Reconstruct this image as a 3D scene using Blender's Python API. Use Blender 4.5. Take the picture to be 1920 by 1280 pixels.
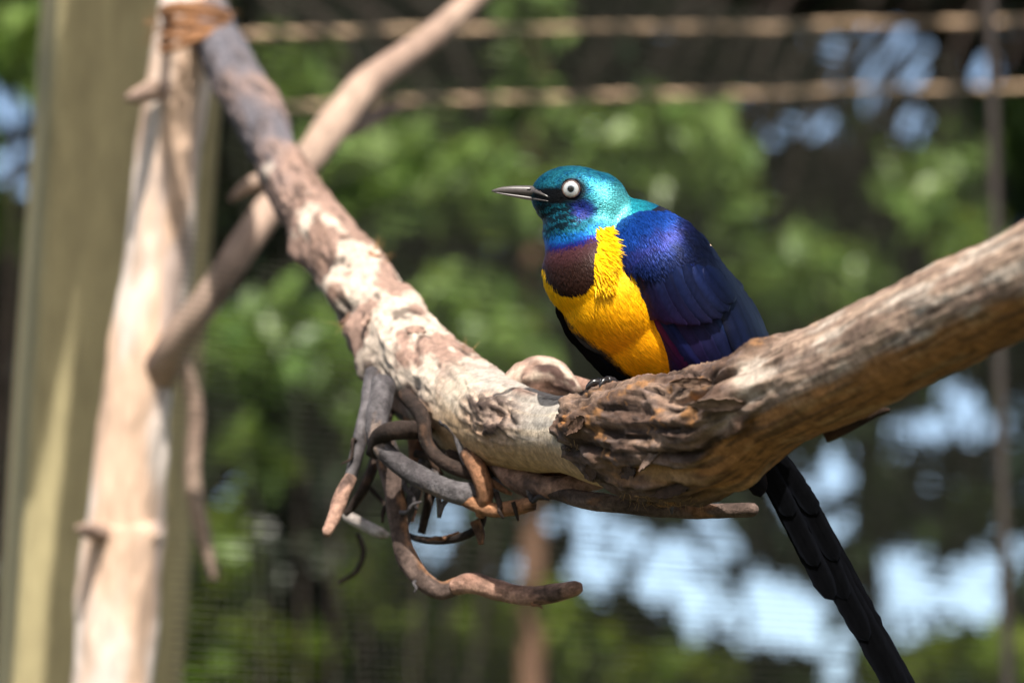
import bpy, bmesh, math, random
import numpy as np
from mathutils import Vector, Matrix
from mathutils.bvhtree import BVHTree

for o in list(bpy.data.objects):
    bpy.data.objects.remove(o)
scene = bpy.context.scene
COL = scene.collection
random.seed(7)
RNG = np.random.default_rng(11)

# ------------------------------------------------------------------ camera
LENS, FOCUS = 150.0, 1.5
FPX = 1920 * LENS / 36.0
PITCH = math.radians(12)
CAMLOC = np.array([0.0, 0.0, 1.6])
FWD = np.array([0, math.cos(PITCH), math.sin(PITCH)])
UP = np.array([0, -math.sin(PITCH), math.cos(PITCH)])
RIGHT = np.array([1.0, 0, 0])
S = FOCUS / FPX                      # metres per photo pixel at the bird

cam_data = bpy.data.cameras.new('camera')
cam = bpy.data.objects.new('camera', cam_data)
COL.objects.link(cam)
cam.location = CAMLOC
cam.rotation_euler = (math.pi / 2 + PITCH, 0, 0)
cam_data.lens = LENS
cam_data.sensor_width = 36
cam_data.clip_start = 0.05
cam_data.clip_end = 5000
cam_data.dof.use_dof = True
cam_data.dof.focus_distance = 1.492
cam_data.dof.aperture_fstop = 11.2
scene.camera = cam

# ------------------------------------------------------------------ light
SUN = Vector((0.03, -0.68, 0.73)).normalized()
world = bpy.data.worlds.new('World')
scene.world = world
world.use_nodes = True
wn = world.node_tree.nodes
sky = wn.new('ShaderNodeTexSky')
sky.sky_type = 'NISHITA'
sky.sun_disc = False
sky.sun_elevation = math.asin(SUN.z)
sky.sun_rotation = math.atan2(SUN.x, SUN.y)
sky.air_density = 1.0
sky.dust_density = 3.0
wn['Background'].inputs['Strength'].default_value = 0.15
world.node_tree.links.new(sky.outputs[0], wn['Background'].inputs['Color'])
sd = bpy.data.lights.new('sun', 'SUN')
sd.energy = 3.9
sd.angle = math.radians(0.5)
sd.color = (1.0, 0.94, 0.85)
sun = bpy.data.objects.new('sun', sd)
COL.objects.link(sun)
sun.location = (1, -2, 6)
sun.rotation_euler = SUN.to_track_quat('Z', 'Y').to_euler()
scene.view_settings.view_transform = 'Standard'
scene.view_settings.look = 'None'
scene.view_settings.exposure = 0.92
scene.view_settings.gamma = 1.0


# ------------------------------------------------------------------ helpers
def P(px, py, D):
    """photo pixel + distance along the view axis -> world point(s)"""
    px = np.asarray(px, float); py = np.asarray(py, float); D = np.asarray(D, float)
    x = (px - 960) / FPX * D
    y = (640 - py) / FPX * D
    return CAMLOC + D[..., None] * FWD + x[..., None] * RIGHT + y[..., None] * UP


def B(q):
    """bird / branch local (px, py, w in px away from the camera) -> world"""
    q = np.asarray(q, float)
    return P(q[..., 0], q[..., 1], FOCUS + q[..., 2] * S)


def srgb(r, g, b):
    f = lambda c: (c / 255 / 12.92) if c / 255 <= 0.04045 else ((c / 255 + 0.055) / 1.055) ** 2.4
    return np.array([f(r), f(g), f(b)])


def sstep(a, b, x):
    t = np.clip((np.asarray(x, float) - a) / (b - a), 0, 1)
    return t * t * (3 - 2 * t)


_perm = np.random.default_rng(3).permutation(256)
_perm = np.concatenate([_perm, _perm, _perm])
_grad = np.random.default_rng(4).normal(size=(256, 3))
_grad /= np.linalg.norm(_grad, axis=1)[:, None]


def perlin(p):
    p = np.asarray(p, float)
    i = np.floor(p).astype(int); f = p - i
    u = f * f * f * (f * (f * 6 - 15) + 10)
    out = 0
    i &= 255
    for dx in (0, 1):
        for dy in (0, 1):
            for dz in (0, 1):
                h = _perm[_perm[_perm[(i[..., 0] + dx) & 255] + ((i[..., 1] + dy) & 255)] + ((i[..., 2] + dz) & 255)]
                g = _grad[h]
                d = f - np.array([dx, dy, dz])
                wgt = (u[..., 0] if dx else 1 - u[..., 0]) * (u[..., 1] if dy else 1 - u[..., 1]) * (u[..., 2] if dz else 1 - u[..., 2])
                out = out + wgt * (g * d).sum(-1)
    return out * 1.5


def fbm(p, oct=4, gain=0.5):
    p = np.asarray(p, float); a = 1; s = 0; n = 0
    for k in range(oct):
        s = s + a * perlin(p * 2 ** k + 17.3 * k); n += a; a *= gain
    return s / n


def new_mesh(name, V, F, mat, parent=None, smooth=True, col=None, origin=None, smooth_mask=None):
    """V world coords, F list/array of faces (uniform or mixed), col Nx4 vertex colours"""
    V = np.asarray(V, float)
    me = bpy.data.meshes.new(name)
    if origin is None:
        origin = np.array(parent.matrix_world.translation) if parent is not None else np.zeros(3)
        if parent is not None:
            origin = np.array(world_loc(parent))
    Vl = V - origin
    groups = F if isinstance(F, tuple) else (F,)
    loops, starts, n = [], [], 0
    for g in groups:
        g = np.asarray(g, int)
        if g.size == 0:
            continue
        k = g.shape[1]
        starts.append(n + np.arange(len(g)) * k)
        loops.append(g.ravel()); n += g.size
    loops = np.concatenate(loops); starts = np.concatenate(starts)
    me.vertices.add(len(Vl)); me.vertices.foreach_set('co', Vl.astype(np.float32).ravel())
    me.loops.add(len(loops)); me.loops.foreach_set('vertex_index', loops.astype(np.int32))
    me.polygons.add(len(starts)); me.polygons.foreach_set('loop_start', starts.astype(np.int32))
    me.update(calc_edges=True)
    me.polygons.foreach_set('use_smooth', np.full(len(starts), smooth, dtype=bool))
    if col is not None:
        a = me.color_attributes.new('Col', 'FLOAT_COLOR', 'POINT')
        c = np.asarray(col, np.float32)
        if c.shape[1] == 3:
            c = np.concatenate([c, np.ones((len(c), 1), np.float32)], 1)
        a.data.foreach_set('color', c.ravel())
    me.validate()
    o = bpy.data.objects.new(name, me)
    COL.objects.link(o)
    if mat is not None:
        me.materials.append(mat)
    if parent is not None:
        o.parent = parent
        o.location = (0, 0, 0)
    else:
        o.location = origin
    return o


def world_loc(o):
    l = Vector(o.location); p = o.parent
    while p is not None:
        l = l + Vector(p.location); p = p.parent
    return l


def empty(name, loc):
    o = bpy.data.objects.new(name, None)
    COL.objects.link(o); o.location = loc
    o.empty_display_size = 0.02
    return o


def tag(o, label=None, cat=None, group=None, kind=None):
    if label: o['label'] = label
    if cat: o['category'] = cat
    if group: o['group'] = group
    if kind: o['kind'] = kind
    return o


def catmull(pts, n):
    """resample control rows (any columns) to n rows, uniform in index with chord spacing"""
    pts = np.asarray(pts, float)
    Pm = np.vstack([2 * pts[0] - pts[1], pts, 2 * pts[-1] - pts[-2]])
    fine = []
    for i in range(1, len(Pm) - 2):
        t = np.linspace(0, 1, 24, endpoint=False)[:, None]
        p0, p1, p2, p3 = Pm[i - 1], Pm[i], Pm[i + 1], Pm[i + 2]
        fine.append(0.5 * ((2 * p1) + (-p0 + p2) * t + (2 * p0 - 5 * p1 + 4 * p2 - p3) * t ** 2 + (-p0 + 3 * p1 - 3 * p2 + p3) * t ** 3))
    fine = np.vstack(fine + [pts[-1:]])
    d = np.r_[0, np.cumsum(np.linalg.norm(np.diff(fine[:, :2], axis=0), axis=1) + 1e-9)]
    u = np.linspace(0, d[-1], n)
    return np.stack([np.interp(u, d, fine[:, k]) for k in range(fine.shape[1])], 1)


def frames(C):
    """tube frames on world centreline: side0 faces the camera as far as it can"""
    T = np.gradient(C, axis=0)
    T /= np.linalg.norm(T, axis=1)[:, None]
    toC = CAMLOC - C
    toC = toC - (toC * T).sum(1)[:, None] * T
    N = toC / np.linalg.norm(toC, axis=1)[:, None]
    Bn = np.cross(N, T)
    return T, N, Bn


def tube_faces(n, m, cap=True, off=0):
    i = np.arange(n - 1)[:, None]; j = np.arange(m)[None, :]
    a = i * m + j; b = i * m + (j + 1) % m
    F = np.stack([a, b, b + m, a + m], -1).reshape(-1, 4) + off
    return F


def tube(C, R, m, disp=None):
    """C n x 3 world, R n radii -> V, F(quads), theta grid. theta 0 = camera side"""
    n = len(C)
    T, N, Bn = frames(C)
    th = np.linspace(0, 2 * np.pi, m, endpoint=False)
    rr = np.repeat(R[:, None], m, 1)
    if disp is not None:
        rr = rr + disp
    V = C[:, None] + rr[..., None] * (np.cos(th)[None, :, None] * N[:, None] + np.sin(th)[None, :, None] * Bn[:, None])
    V = V.reshape(-1, 3)
    F = tube_faces(n, m)
    # closed ends with centre vertices
    V = np.vstack([V, C[:1], C[-1:]])
    k = n * m
    j = np.arange(m); jn = (j + 1) % m
    T0 = np.stack([np.full(m, k), jn, j], 1)
    T1 = np.stack([np.full(m, k + 1), (n - 1) * m + j, (n - 1) * m + jn], 1)
    return V, (F[:, ::-1], np.vstack([T0, T1])[:, ::-1]), th


# ------------------------------------------------------------------ materials
def mat_new(name):
    m = bpy.data.materials.new(name); m.use_nodes = True
    nt = m.node_tree
    return m, nt, nt.nodes['Principled BSDF']


def N_(nt, t, **kw):
    n = nt.nodes.new(t)
    for k, v in kw.items():
        if k in n.inputs.keys():
            n.inputs[k].default_value = v
        else:
            setattr(n, k, v)
    return n


def mat_wood(name, scale=1.0, bump=0.6, rough=0.85, stretch=(1, 1, 1), attr=True, base=(0.4, 0.3, 0.2), dist=0.0006, contrast=0.5):
    """vertex colour (wood patches, plus shade painted on limb and rails) broken up by fine grain, with a bump"""
    m, nt, b = mat_new(name)
    L = nt.links.new
    tc = N_(nt, 'ShaderNodeTexCoord')
    mp = N_(nt, 'ShaderNodeMapping'); mp.inputs['Scale'].default_value = stretch
    L(tc.outputs['Object'], mp.inputs['Vector'])
    n1 = N_(nt, 'ShaderNodeTexNoise', Scale=260 * scale, Detail=8, Roughness=0.65)
    n2 = N_(nt, 'ShaderNodeTexNoise', Scale=900 * scale, Detail=6, Roughness=0.7)
    for n in (n1, n2):
        L(mp.outputs[0], n.inputs['Vector'])
    if attr:
        at = N_(nt, 'ShaderNodeAttribute', attribute_name='Col'); c0 = at.outputs['Color']
    else:
        rgb = N_(nt, 'ShaderNodeRGB'); rgb.outputs[0].default_value = (*base, 1); c0 = rgb.outputs[0]
    r1 = N_(nt, 'ShaderNodeMapRange'); L(n1.outputs['Fac'], r1.inputs['Value'])
    r1.inputs['From Min'].default_value = 0.3; r1.inputs['From Max'].default_value = 0.7
    r1.inputs['To Min'].default_value = 1 - contrast; r1.inputs['To Max'].default_value = 1 + contrast * 0.6
    r2 = N_(nt, 'ShaderNodeMapRange'); L(n2.outputs['Fac'], r2.inputs['Value'])
    r2.inputs['From Min'].default_value = 0.3; r2.inputs['From Max'].default_value = 0.7
    r2.inputs['To Min'].default_value = 1 - contrast * 0.5; r2.inputs['To Max'].default_value = 1 + contrast * 0.4
    mu = N_(nt, 'ShaderNodeMath', operation='MULTIPLY'); L(r1.outputs[0], mu.inputs[0]); L(r2.outputs[0], mu.inputs[1])
    vm = N_(nt, 'ShaderNodeVectorMath', operation='SCALE'); L(c0, vm.inputs[0]); L(mu.outputs[0], vm.inputs['Scale'])
    L(vm.outputs[0], b.inputs['Base Color'])
    b.inputs['Roughness'].default_value = rough
    b.inputs['Specular IOR Level'].default_value = 0.25
    ad = N_(nt, 'ShaderNodeMath', operation='MULTIPLY_ADD'); L(n2.outputs['Fac'], ad.inputs[0]); ad.inputs[1].default_value = 0.5; L(n1.outputs['Fac'], ad.inputs[2])
    bp = N_(nt, 'ShaderNodeBump', Strength=bump, Distance=dist); L(ad.outputs[0], bp.inputs['Height'])
    L(bp.outputs[0], b.inputs['Normal'])
    return m


def mat_leaf(name, c1, c2, trans=0.35):
    m, nt, b = mat_new(name)
    L = nt.links.new
    at = N_(nt, 'ShaderNodeAttribute', attribute_name='Col')
    mx = N_(nt, 'ShaderNodeMix', data_type='RGBA')
    mx.inputs[6].default_value = (*c1, 1); mx.inputs[7].default_value = (*c2, 1)
    sp = N_(nt, 'ShaderNodeSeparateColor'); L(at.outputs['Color'], sp.inputs[0])
    L(sp.outputs[0], mx.inputs[0])
    L(mx.outputs[2], b.inputs['Base Color'])
    b.inputs['Roughness'].default_value = 0.38
    b.inputs['Specular IOR Level'].default_value = 0.5
    tr = N_(nt, 'ShaderNodeBsdfTranslucent')
    hs = N_(nt, 'ShaderNodeHueSaturation', Hue=0.48, Saturation=1.15, Value=1.2); L(mx.outputs[2], hs.inputs['Color'])
    L(hs.outputs[0], tr.inputs['Color'])
    ms = N_(nt, 'ShaderNodeMixShader'); ms.inputs[0].default_value = trans
    L(b.outputs[0], ms.inputs[1]); L(tr.outputs[0], ms.inputs[2])
    L(ms.outputs[0], nt.nodes['Material Output'].inputs['Surface'])
    return m


def mat_plain(name, c, rough=0.6, metal=0.0, spec=0.4, coat=0.0, nscale=0, ncon=0.3):
    m, nt, b = mat_new(name)
    b.inputs['Base Color'].default_value = (*c, 1)
    b.inputs['Roughness'].default_value = rough
    b.inputs['Metallic'].default_value = metal
    b.inputs['Specular IOR Level'].default_value = spec
    b.inputs['Coat Weight'].default_value = coat
    if nscale:
        tc = N_(nt, 'ShaderNodeTexCoord')
        n1 = N_(nt, 'ShaderNodeTexNoise', Scale=nscale, Detail=5)
        nt.links.new(tc.outputs['Object'], n1.inputs['Vector'])
        r1 = N_(nt, 'ShaderNodeMapRange'); nt.links.new(n1.outputs['Fac'], r1.inputs['Value'])
        r1.inputs['To Min'].default_value = 1 - ncon; r1.inputs['To Max'].default_value = 1 + ncon
        vm = N_(nt, 'ShaderNodeVectorMath', operation='SCALE'); vm.inputs[0].default_value = c
        nt.links.new(r1.outputs[0], vm.inputs['Scale'])
        nt.links.new(vm.outputs[0], b.inputs['Base Color'])
    return m


def mat_plumage():
    """feather colour in Col.rgb, iridescence (metallic sheen) in Col.a"""
    m, nt, b = mat_new('plumage')
    L = nt.links.new
    at = N_(nt, 'ShaderNodeAttribute', attribute_name='Col')
    L(at.outputs['Color'], b.inputs['Base Color'])
    L(at.outputs['Alpha'], b.inputs['Metallic'])
    b.inputs['Roughness'].default_value = 0.42
    b.inputs['Specular IOR Level'].default_value = 0.15
    return m


M_LIMB = mat_wood('weathered_limb', 1.0, 0.7, 0.85, contrast=0.45)
M_TWIG = mat_wood('twig_bark', 0.9, 1.0, 0.85, contrast=0.65, dist=0.0012)
M_TRUNK = mat_wood('stripped_trunk', 0.35, 0.5, 0.85, stretch=(1, 1, 0.25), contrast=0.3)
M_POST = mat_wood('treated_timber', 0.3, 0.3, 0.85, stretch=(1, 1, 0.08), attr=False, base=(0.42, 0.36, 0.20), contrast=0.25)
M_RAIL = mat_wood('rail_wood', 0.3, 0.3, 0.85, contrast=0.3)
M_FIBRE = mat_plain('bark_fibre', (0.42, 0.25, 0.1), 0.8)
M_ROPE = mat_plain('coir_rope', (0.33, 0.16, 0.075), 0.9, nscale=300)
M_WIRE = mat_plain('galvanised_wire', (0.075, 0.075, 0.058), 0.6, 0.1, nscale=40)
M_METAL = mat_plain('brown_metal', (0.035, 0.026, 0.022), 0.6, 0.1, nscale=20)
M_TRUNKBG = mat_wood('far_bark', 0.06, 0.5, 0.9, attr=False, base=(0.16, 0.09, 0.058), dist=0.004, contrast=0.4)
M_TRUNKDK = mat_wood('far_dark_bark', 0.06, 0.5, 0.9, attr=False, base=(0.04, 0.03, 0.025), dist=0.004, contrast=0.4)
M_LEAF_L = mat_leaf('light_leaf', (0.10, 0.19, 0.04), (0.22, 0.32, 0.09), 0.35)
M_LEAF_Y = mat_leaf('yellow_green_leaf', (0.11, 0.20, 0.025), (0.22, 0.28, 0.05), 0.4)
M_LEAF_M = mat_leaf('mid_leaf', (0.045, 0.095, 0.025), (0.10, 0.17, 0.05), 0.3)
M_LEAF_D = mat_leaf('shade_dark_leaf', (0.012, 0.032, 0.013), (0.034, 0.070, 0.026), 0.2)  # back-layer leaves darkened to stand in for shade
M_LEAF_B = mat_leaf('brown_green_leaf', (0.012, 0.024, 0.009), (0.032, 0.046, 0.018), 0.2)
M_PLUM = mat_plumage()
M_TAIL = mat_plumage(); M_TAIL.name = 'tail_plumage'
M_TAIL.node_tree.nodes['Principled BSDF'].inputs['Specular IOR Level'].default_value = 0.05

# ------------------------------------------------------------------ ground
g, nt, b = mat_new('ground')
tcn = N_(nt, 'ShaderNodeTexCoord')
n1 = N_(nt, 'ShaderNodeTexNoise', Scale=1.3, Detail=8)
nt.links.new(tcn.outputs['Object'], n1.inputs['Vector'])
cr = N_(nt, 'ShaderNodeValToRGB')
cr.color_ramp.elements[0].color = (0.05, 0.075, 0.03, 1); cr.color_ramp.elements[1].color = (0.17, 0.13, 0.08, 1)
cr.color_ramp.elements[0].position = 0.4; cr.color_ramp.elements[1].position = 0.65
nt.links.new(n1.outputs['Fac'], cr.inputs[0]); nt.links.new(cr.outputs[0], b.inputs['Base Color'])
b.inputs['Roughness'].default_value = 0.95
gx = np.array([-2000, -60, -12, -6, -3, 0, 3, 6, 12, 60, 2000.])
GX, GY = np.meshgrid(gx, gx)
GV = np.stack([GX.ravel(), GY.ravel(), np.zeros(GX.size)], 1)
GF = [[r * 11 + c, r * 11 + c + 1, r * 11 + c + 12, r * 11 + c + 11] for r in range(10) for c in range(10)]
tag(new_mesh('ground', GV, np.array(GF), g), kind='structure')





# ------------------------------------------------------------------ trees and shrubs behind the aviary
# gaps in the leaves where the sky shows: photo pixel, radius
HOLES = np.array([
    (1640, 90, 46), (1695, 112, 44), (1600, 112, 40), (1622, 165, 36), (1712, 238, 26), (1562, 247, 26), (1500, 238, 17), (1655, 55, 20), (1840, 130, 20),
    (1440, 125, 13), (1432, 265, 13), (12, 200, 28), (18, 312, 34), (52, 342, 24), (432, 908, 22), (800, 1022, 34), (850, 962, 22), (942, 1072, 28),
    (1115, 1065, 50), (1180, 1035, 52), (1250, 1060, 72), (1330, 1085, 62), (1370, 1135, 78), (1300, 1150, 60), (1440, 1120, 46), (1492, 1200, 28), (1560, 1190, 46),
    (1512, 1150, 36), (1000, 978, 30), (1100, 978, 40), (1340, 1010, 30), (1590, 868, 40), (1680, 822, 24), (1540, 905, 18), (1480, 940, 20), (1560, 992, 22),
    (1790, 740, 30), (1842, 790, 26), (1758, 802, 24), (1660, 1075, 36), (1735, 1090, 42), (1730, 1140, 46), (1800, 1110, 38), (1862, 1060, 32), (1842, 1130, 36),
    (1892, 1030, 22), (1700, 1160, 40), (1772, 1155, 32), (1572, 1272, 26)], float)


def project(W):
    d = W - CAMLOC
    D = d @ FWD
    return 960 + (d @ RIGHT) / D * FPX, 640 - (d @ UP) / D * FPX, D


def keep_gaps(C, size, extra=0.5):
    px, py, D = project(C)
    m = np.ones(len(C), bool)
    for x, y, r in HOLES:
        rr = r * 0.98 + 0.22 * size * FPX / D
        m &= ((px - x) ** 2 + (py - y) ** 2) > rr ** 2
    return m | (RNG.random(len(C)) < 0.07)


def leaves(C, size, rng, droop=0.5, narrow=0.42):
    """folded pointed leaves at centres C"""
    n = len(C)
    d = rng.normal(size=(n, 3)); d[:, 2] -= droop
    d /= np.linalg.norm(d, axis=1)[:, None]
    up = np.array([0, 0, 1.0]) + rng.normal(size=(n, 3)) * 0.55
    s = np.cross(d, up); s /= np.linalg.norm(s, axis=1)[:, None]
    nn = np.cross(s, d)
    L = size * rng.uniform(0.65, 1.25, n)[:, None]
    base = C - d * L * 0.5
    tip = C + d * L * 0.5 - nn * L * 0.08
    mid = C + nn * L * 0.02
    l = C + s * L * narrow * 0.5 + nn * L * 0.09
    r = C - s * L * narrow * 0.5 + nn * L * 0.09
    V = np.stack([base, l, tip, r, mid], 1).reshape(-1, 3)
    k = np.arange(n)[:, None] * 5
    F = np.concatenate([k + [0, 1, 4], k + [1, 2, 4], k + [2, 3, 4], k + [3, 0, 4]])
    c = np.repeat(rng.uniform(0, 1, n), 5)
    return V, F, np.stack([c, c, c], 1)


def branch_mesh(paths, m=8):
    """paths: list of (n x 4 world xyz + radius) -> joined tubes"""
    Vs, Q, Tn, off = [], [], [], 0
    for p in paths:
        p = np.asarray(p, float)
        rs = catmull3(p, max(8, 4 * len(p)))
        V, (q, t), _ = tube(rs[:, :3], rs[:, 3], m)
        Vs.append(V); Q.append(q + off); Tn.append(t + off); off += len(V)
    return np.vstack(Vs), (np.vstack(Q), np.vstack(Tn))


def catmull3(pts, n):
    pts = np.asarray(pts, float)
    Pm = np.vstack([2 * pts[0] - pts[1], pts, 2 * pts[-1] - pts[-2]])
    out = []
    for i in range(1, len(Pm) - 2):
        t = np.linspace(0, 1, 12, endpoint=False)[:, None]
        p0, p1, p2, p3 = Pm[i - 1], Pm[i], Pm[i + 1], Pm[i + 2]
        out.append(0.5 * ((2 * p1) + (-p0 + p2) * t + (2 * p0 - 5 * p1 + 4 * p2 - p3) * t ** 2 + (-p0 + 3 * p1 - 3 * p2 + p3) * t ** 3))
    out = np.vstack(out + [pts[-1:]])
    d = np.r_[0, np.cumsum(np.linalg.norm(np.diff(out[:, :3], axis=0), axis=1) + 1e-9)]
    u = np.linspace(0, d[-1], n)
    return np.stack([np.interp(u, d, out[:, k]) for k in range(out.shape[1])], 1)


def dark_tree(px, D, width, zlo, zhi, n, size, mat, bark, r, label, rng, lean=0.0, limbs=7, depth=1.3, cx=None, yoff=0.0):
    c = P(px, 640, D)
    ccx = P(cx if cx is not None else px, 640, D)[0]
    root = empty('tree', (c[0], c[1], 0))
    tag(root, label, 'tree', 'trees behind the aviary')
    base = np.array([c[0], c[1], 0.0])
    top = base + np.array([lean * zhi, 0, zhi])
    ks = np.linspace(0, 1, 8)
    tr = np.array([np.r_[base + (top - base) * k + np.r_[rng.normal(0, r * 0.5, 2), 0] * (0 < k < 1), r * (1.15 - 0.8 * k)] for k in ks])
    tr[0, 2] = -0.1
    paths = [tr]
    for i in range(limbs):
        k = rng.uniform(0.72, 0.95)
        s = base + (top - base) * k
        a = rng.uniform(0, 2 * np.pi); ll = rng.uniform(0.4, 0.75) * width
        e = s + np.array([math.cos(a) * ll, math.sin(a) * ll * 0.7, ll * rng.uniform(0.1, 0.6)])
        mdl = (s + e) / 2 + np.array([0, 0, -0.05 * ll])
        paths.append(np.array([np.r_[s, r * 0.4], np.r_[mdl, r * 0.28], np.r_[e, r * 0.1]]))
    V, F = branch_mesh(paths)
    new_mesh('trunk', V, F, bark, root)
    # leaves: clumps spread through the crown's volume
    n = int(n * 1.9); nc = max(12, n // 60)
    cc = np.stack([rng.uniform(-1, 1, nc) * width, rng.uniform(-1, 1, nc) * depth * 0.6, rng.uniform(zlo, zhi, nc)], 1)
    cc[:, 0] += ccx + lean * cc[:, 2]; cc[:, 1] += c[1] + yoff
    idx = rng.integers(0, nc, n)
    C = cc[idx] + rng.normal(size=(n, 3)) * np.array([0.17, 0.17, 0.12]) * (width / 0.8) ** 0.5
    C = C[keep_gaps(C, size)]
    V, F, col = leaves(C, size, rng)
    # added canopy above the picture, placed to shade the crown below it
    nt_ = 4200
    tc_ = np.stack([ccx + rng.uniform(-1.2, 1.2, 60) * width, c[1] + yoff + rng.uniform(-2.0, 0.4, 60), rng.uniform(4.1, 5.6, 60)], 1)
    C2 = tc_[rng.integers(0, 60, nt_)] + rng.normal(size=(nt_, 3)) * np.array([0.22, 0.22, 0.14])
    V2, F2, col2 = leaves(C2, 0.15, rng, narrow=0.5)
    V, F, col = np.vstack([V, V2]), np.vstack([F, F2 + len(V)]), np.vstack([col, col2])
    new_mesh('crown', V, F, mat, root, col=col)
    return root


_r = np.random.default_rng(21)
dark_tree(140, 6.8, 0.85, 1.9, 5.4, 6500, 0.085, M_LEAF_D, M_TRUNKDK, 0.035, 'dark tree standing behind the leaning timber post', _r)
dark_tree(610, 6.4, 0.80, 1.9, 5.2, 6500, 0.085, M_LEAF_B, M_TRUNKDK, 0.028, 'brownish dark tree with a slim trunk behind the forked bare limb', _r, lean=0.0)
dark_tree(995, 5.4, 0.85, 1.9, 5.6, 7000, 0.085, M_LEAF_D, M_TRUNKBG, 0.020, 'dark tree with a reddish brown trunk behind the starling', _r, yoff=1.3)
dark_tree(1628, 7.8, 0.95, 2.0, 5.8, 7500, 0.085, M_LEAF_D, M_TRUNKDK, 0.030, 'dark tree with sky showing low through its leaves below the perch', _r, cx=1380, limbs=3)
dark_tree(1960, 7.2, 0.95, 1.9, 5.6, 7500, 0.085, M_LEAF_D, M_TRUNKDK, 0.032, 'dark tree with sky gaps behind the slim brown metal pole', _r, cx=1780, limbs=3)
dark_tree(735, 8.6, 1.1, 2.2, 6.0, 6500, 0.10, M_LEAF_B, M_TRUNKDK, 0.034, 'tall brownish tree farthest behind the horizontal wooden rails', _r)

dark_tree(-620, 6.6, 0.95, 1.6, 5.4, 6500, 0.095, M_LEAF_D, M_TRUNKDK, 0.035, 'dark tree standing well clear of the timber post on its outer side', _r)
dark_tree(2620, 6.8, 0.95, 1.6, 5.4, 6500, 0.095, M_LEAF_D, M_TRUNKDK, 0.035, 'dark tree standing well clear of the brown metal pole on its outer side', _r)


def shrub(name, px, D, clusters, n, size, mat, label, rng, bark=None, via=None, cat='shrub', group='light green leafy shrubs behind the aviary mesh'):
    """clusters: (px, py, rx, ry) leaf sprays carried by stems that leave one base"""
    c = P(px, 1500, D)
    root = empty(name, (c[0], c[1], 0))
    tag(root, label, cat, group)
    cl = np.array(clusters, float)
    area = cl[:, 2] * cl[:, 3]
    ends = P(cl[:, 0], cl[:, 1], D + rng.uniform(-0.25, 0.25, len(cl)))
    base = np.array([c[0], c[1], -0.05])
    paths = []
    for e in ends:
        mdl = base * 0.4 + e * 0.6; mdl[0] = base[0] * 0.6 + e[0] * 0.4
        if via is not None:      # stem rises beside the view, limbs arch over and droop to the sprays
            kn = P(via, -120, D); ab = np.array([e[0] * 0.75 + kn[0] * 0.25, e[1], max(e[2] + 0.25, kn[2] - 0.05)])
            paths.append(np.array([np.r_[base, 0.022], np.r_[(base + kn) / 2, 0.016], np.r_[kn, 0.010], np.r_[ab, 0.006], np.r_[e, 0.002]]))
            continue
        paths.append(np.array([np.r_[base, 0.012], np.r_[mdl, 0.006], np.r_[e, 0.002]]))
    V, F = branch_mesh(paths, 6)
    new_mesh('stem', V, F, bark or M_TRUNKDK, root)
    Cs = []
    for (x, y, rx, ry), e, a in zip(cl, ends, area):
        k = int(1.4 * n * a / area.sum())
        q = rng.normal(size=(k, 3)) * 0.5
        sc = D / FPX
        Cs.append(e + q[:, :1] * rx * sc * RIGHT + q[:, 1:2] * ry * sc * np.array([0, 0, 1.0]) + q[:, 2:] * 0.12 * np.array([0, 1.0, 0]))
    C = np.vstack(Cs)
    C = C[keep_gaps(C, size)]
    V, F, col = leaves(C, size, rng, 0.35, 0.5)
    new_mesh('crown', V, F, mat, root, col=col)
    return root


_r = np.random.default_rng(5)
shrub('shrub', -150, 5.0, [(700, 310, 100, 50), (800, 300, 80, 45), (880, 345, 100, 55), (630, 320, 60, 50), (960, 360, 70, 45), (560, 175, 50, 60), (760, 370, 90, 40)], 620, 0.05, M_LEAF_L,
      'light green shrub with a broad sunlit spray behind the forked bare limb', _r, via=-120)
shrub('shrub', 2250, 5.2, [(1230, 250, 80, 32), (1310, 262, 60, 36), (1362, 320, 42, 60), (1385, 400, 36, 50), (1150, 290, 60, 30), (1050, 230, 50, 30), (1270, 340, 60, 40), (1000, 30, 60, 45), (985, 160, 50, 35), (980, 390, 60, 60)], 520, 0.05, M_LEAF_L,
      'light green shrub whose spray arches over the starling', _r, via=2200)
shrub('shrub', 2300, 5.3, [(1440, 540, 60, 60), (1540, 560, 80, 60), (1500, 490, 90, 40), (1620, 520, 60, 40), (1780, 330, 70, 46), (1690, 340, 50, 36), (1740, 400, 60, 30), (1830, 470, 60, 40)], 420, 0.05, M_LEAF_L,
      'light green shrub rising behind the thick end of the perch', _r, via=2260)
shrub('shrub', 620, 4.8, [(440, 640, 80, 46), (560, 620, 90, 46), (630, 690, 70, 46), (470, 700, 60, 30), (900, 620, 80, 56), (965, 660, 60, 50), (830, 570, 50, 36), (700, 780, 50, 60), (480, 860, 50, 50)], 560, 0.05, M_LEAF_L,
      'light green shrub behind the middle of the bare limb', _r)
shrub('shrub', 440, 5.4, [(400, 1180, 80, 110), (480, 1250, 100, 60), (420, 1020, 50, 80), (690, 1090, 46, 90), (560, 1240, 60, 60), (800, 1230, 60, 60), (870, 1160, 45, 40)], 430, 0.05, M_LEAF_Y,
      'bright green shrub low down beside the leaning bare trunk', _r)
shrub('shrub', 1080, 5.6, [(1030, 1150, 70, 60), (1110, 1235, 120, 46), (1210, 1265, 90, 26), (960, 1240, 60, 50), (1330, 1245, 60, 40), (985, 1190, 60, 70)], 380, 0.05, M_LEAF_Y,
      'bright green shrub top below the cut end of the curled twig', _r)
shrub('shrub', 1800, 5.6, [(1720, 1225, 60, 46), (1800, 1215, 70, 46), (1885, 1235, 60, 56), (1660, 1260, 50, 26)], 240, 0.05, M_LEAF_Y,
      'bright green shrub top beside the tip of the long tail', _r)
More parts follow.
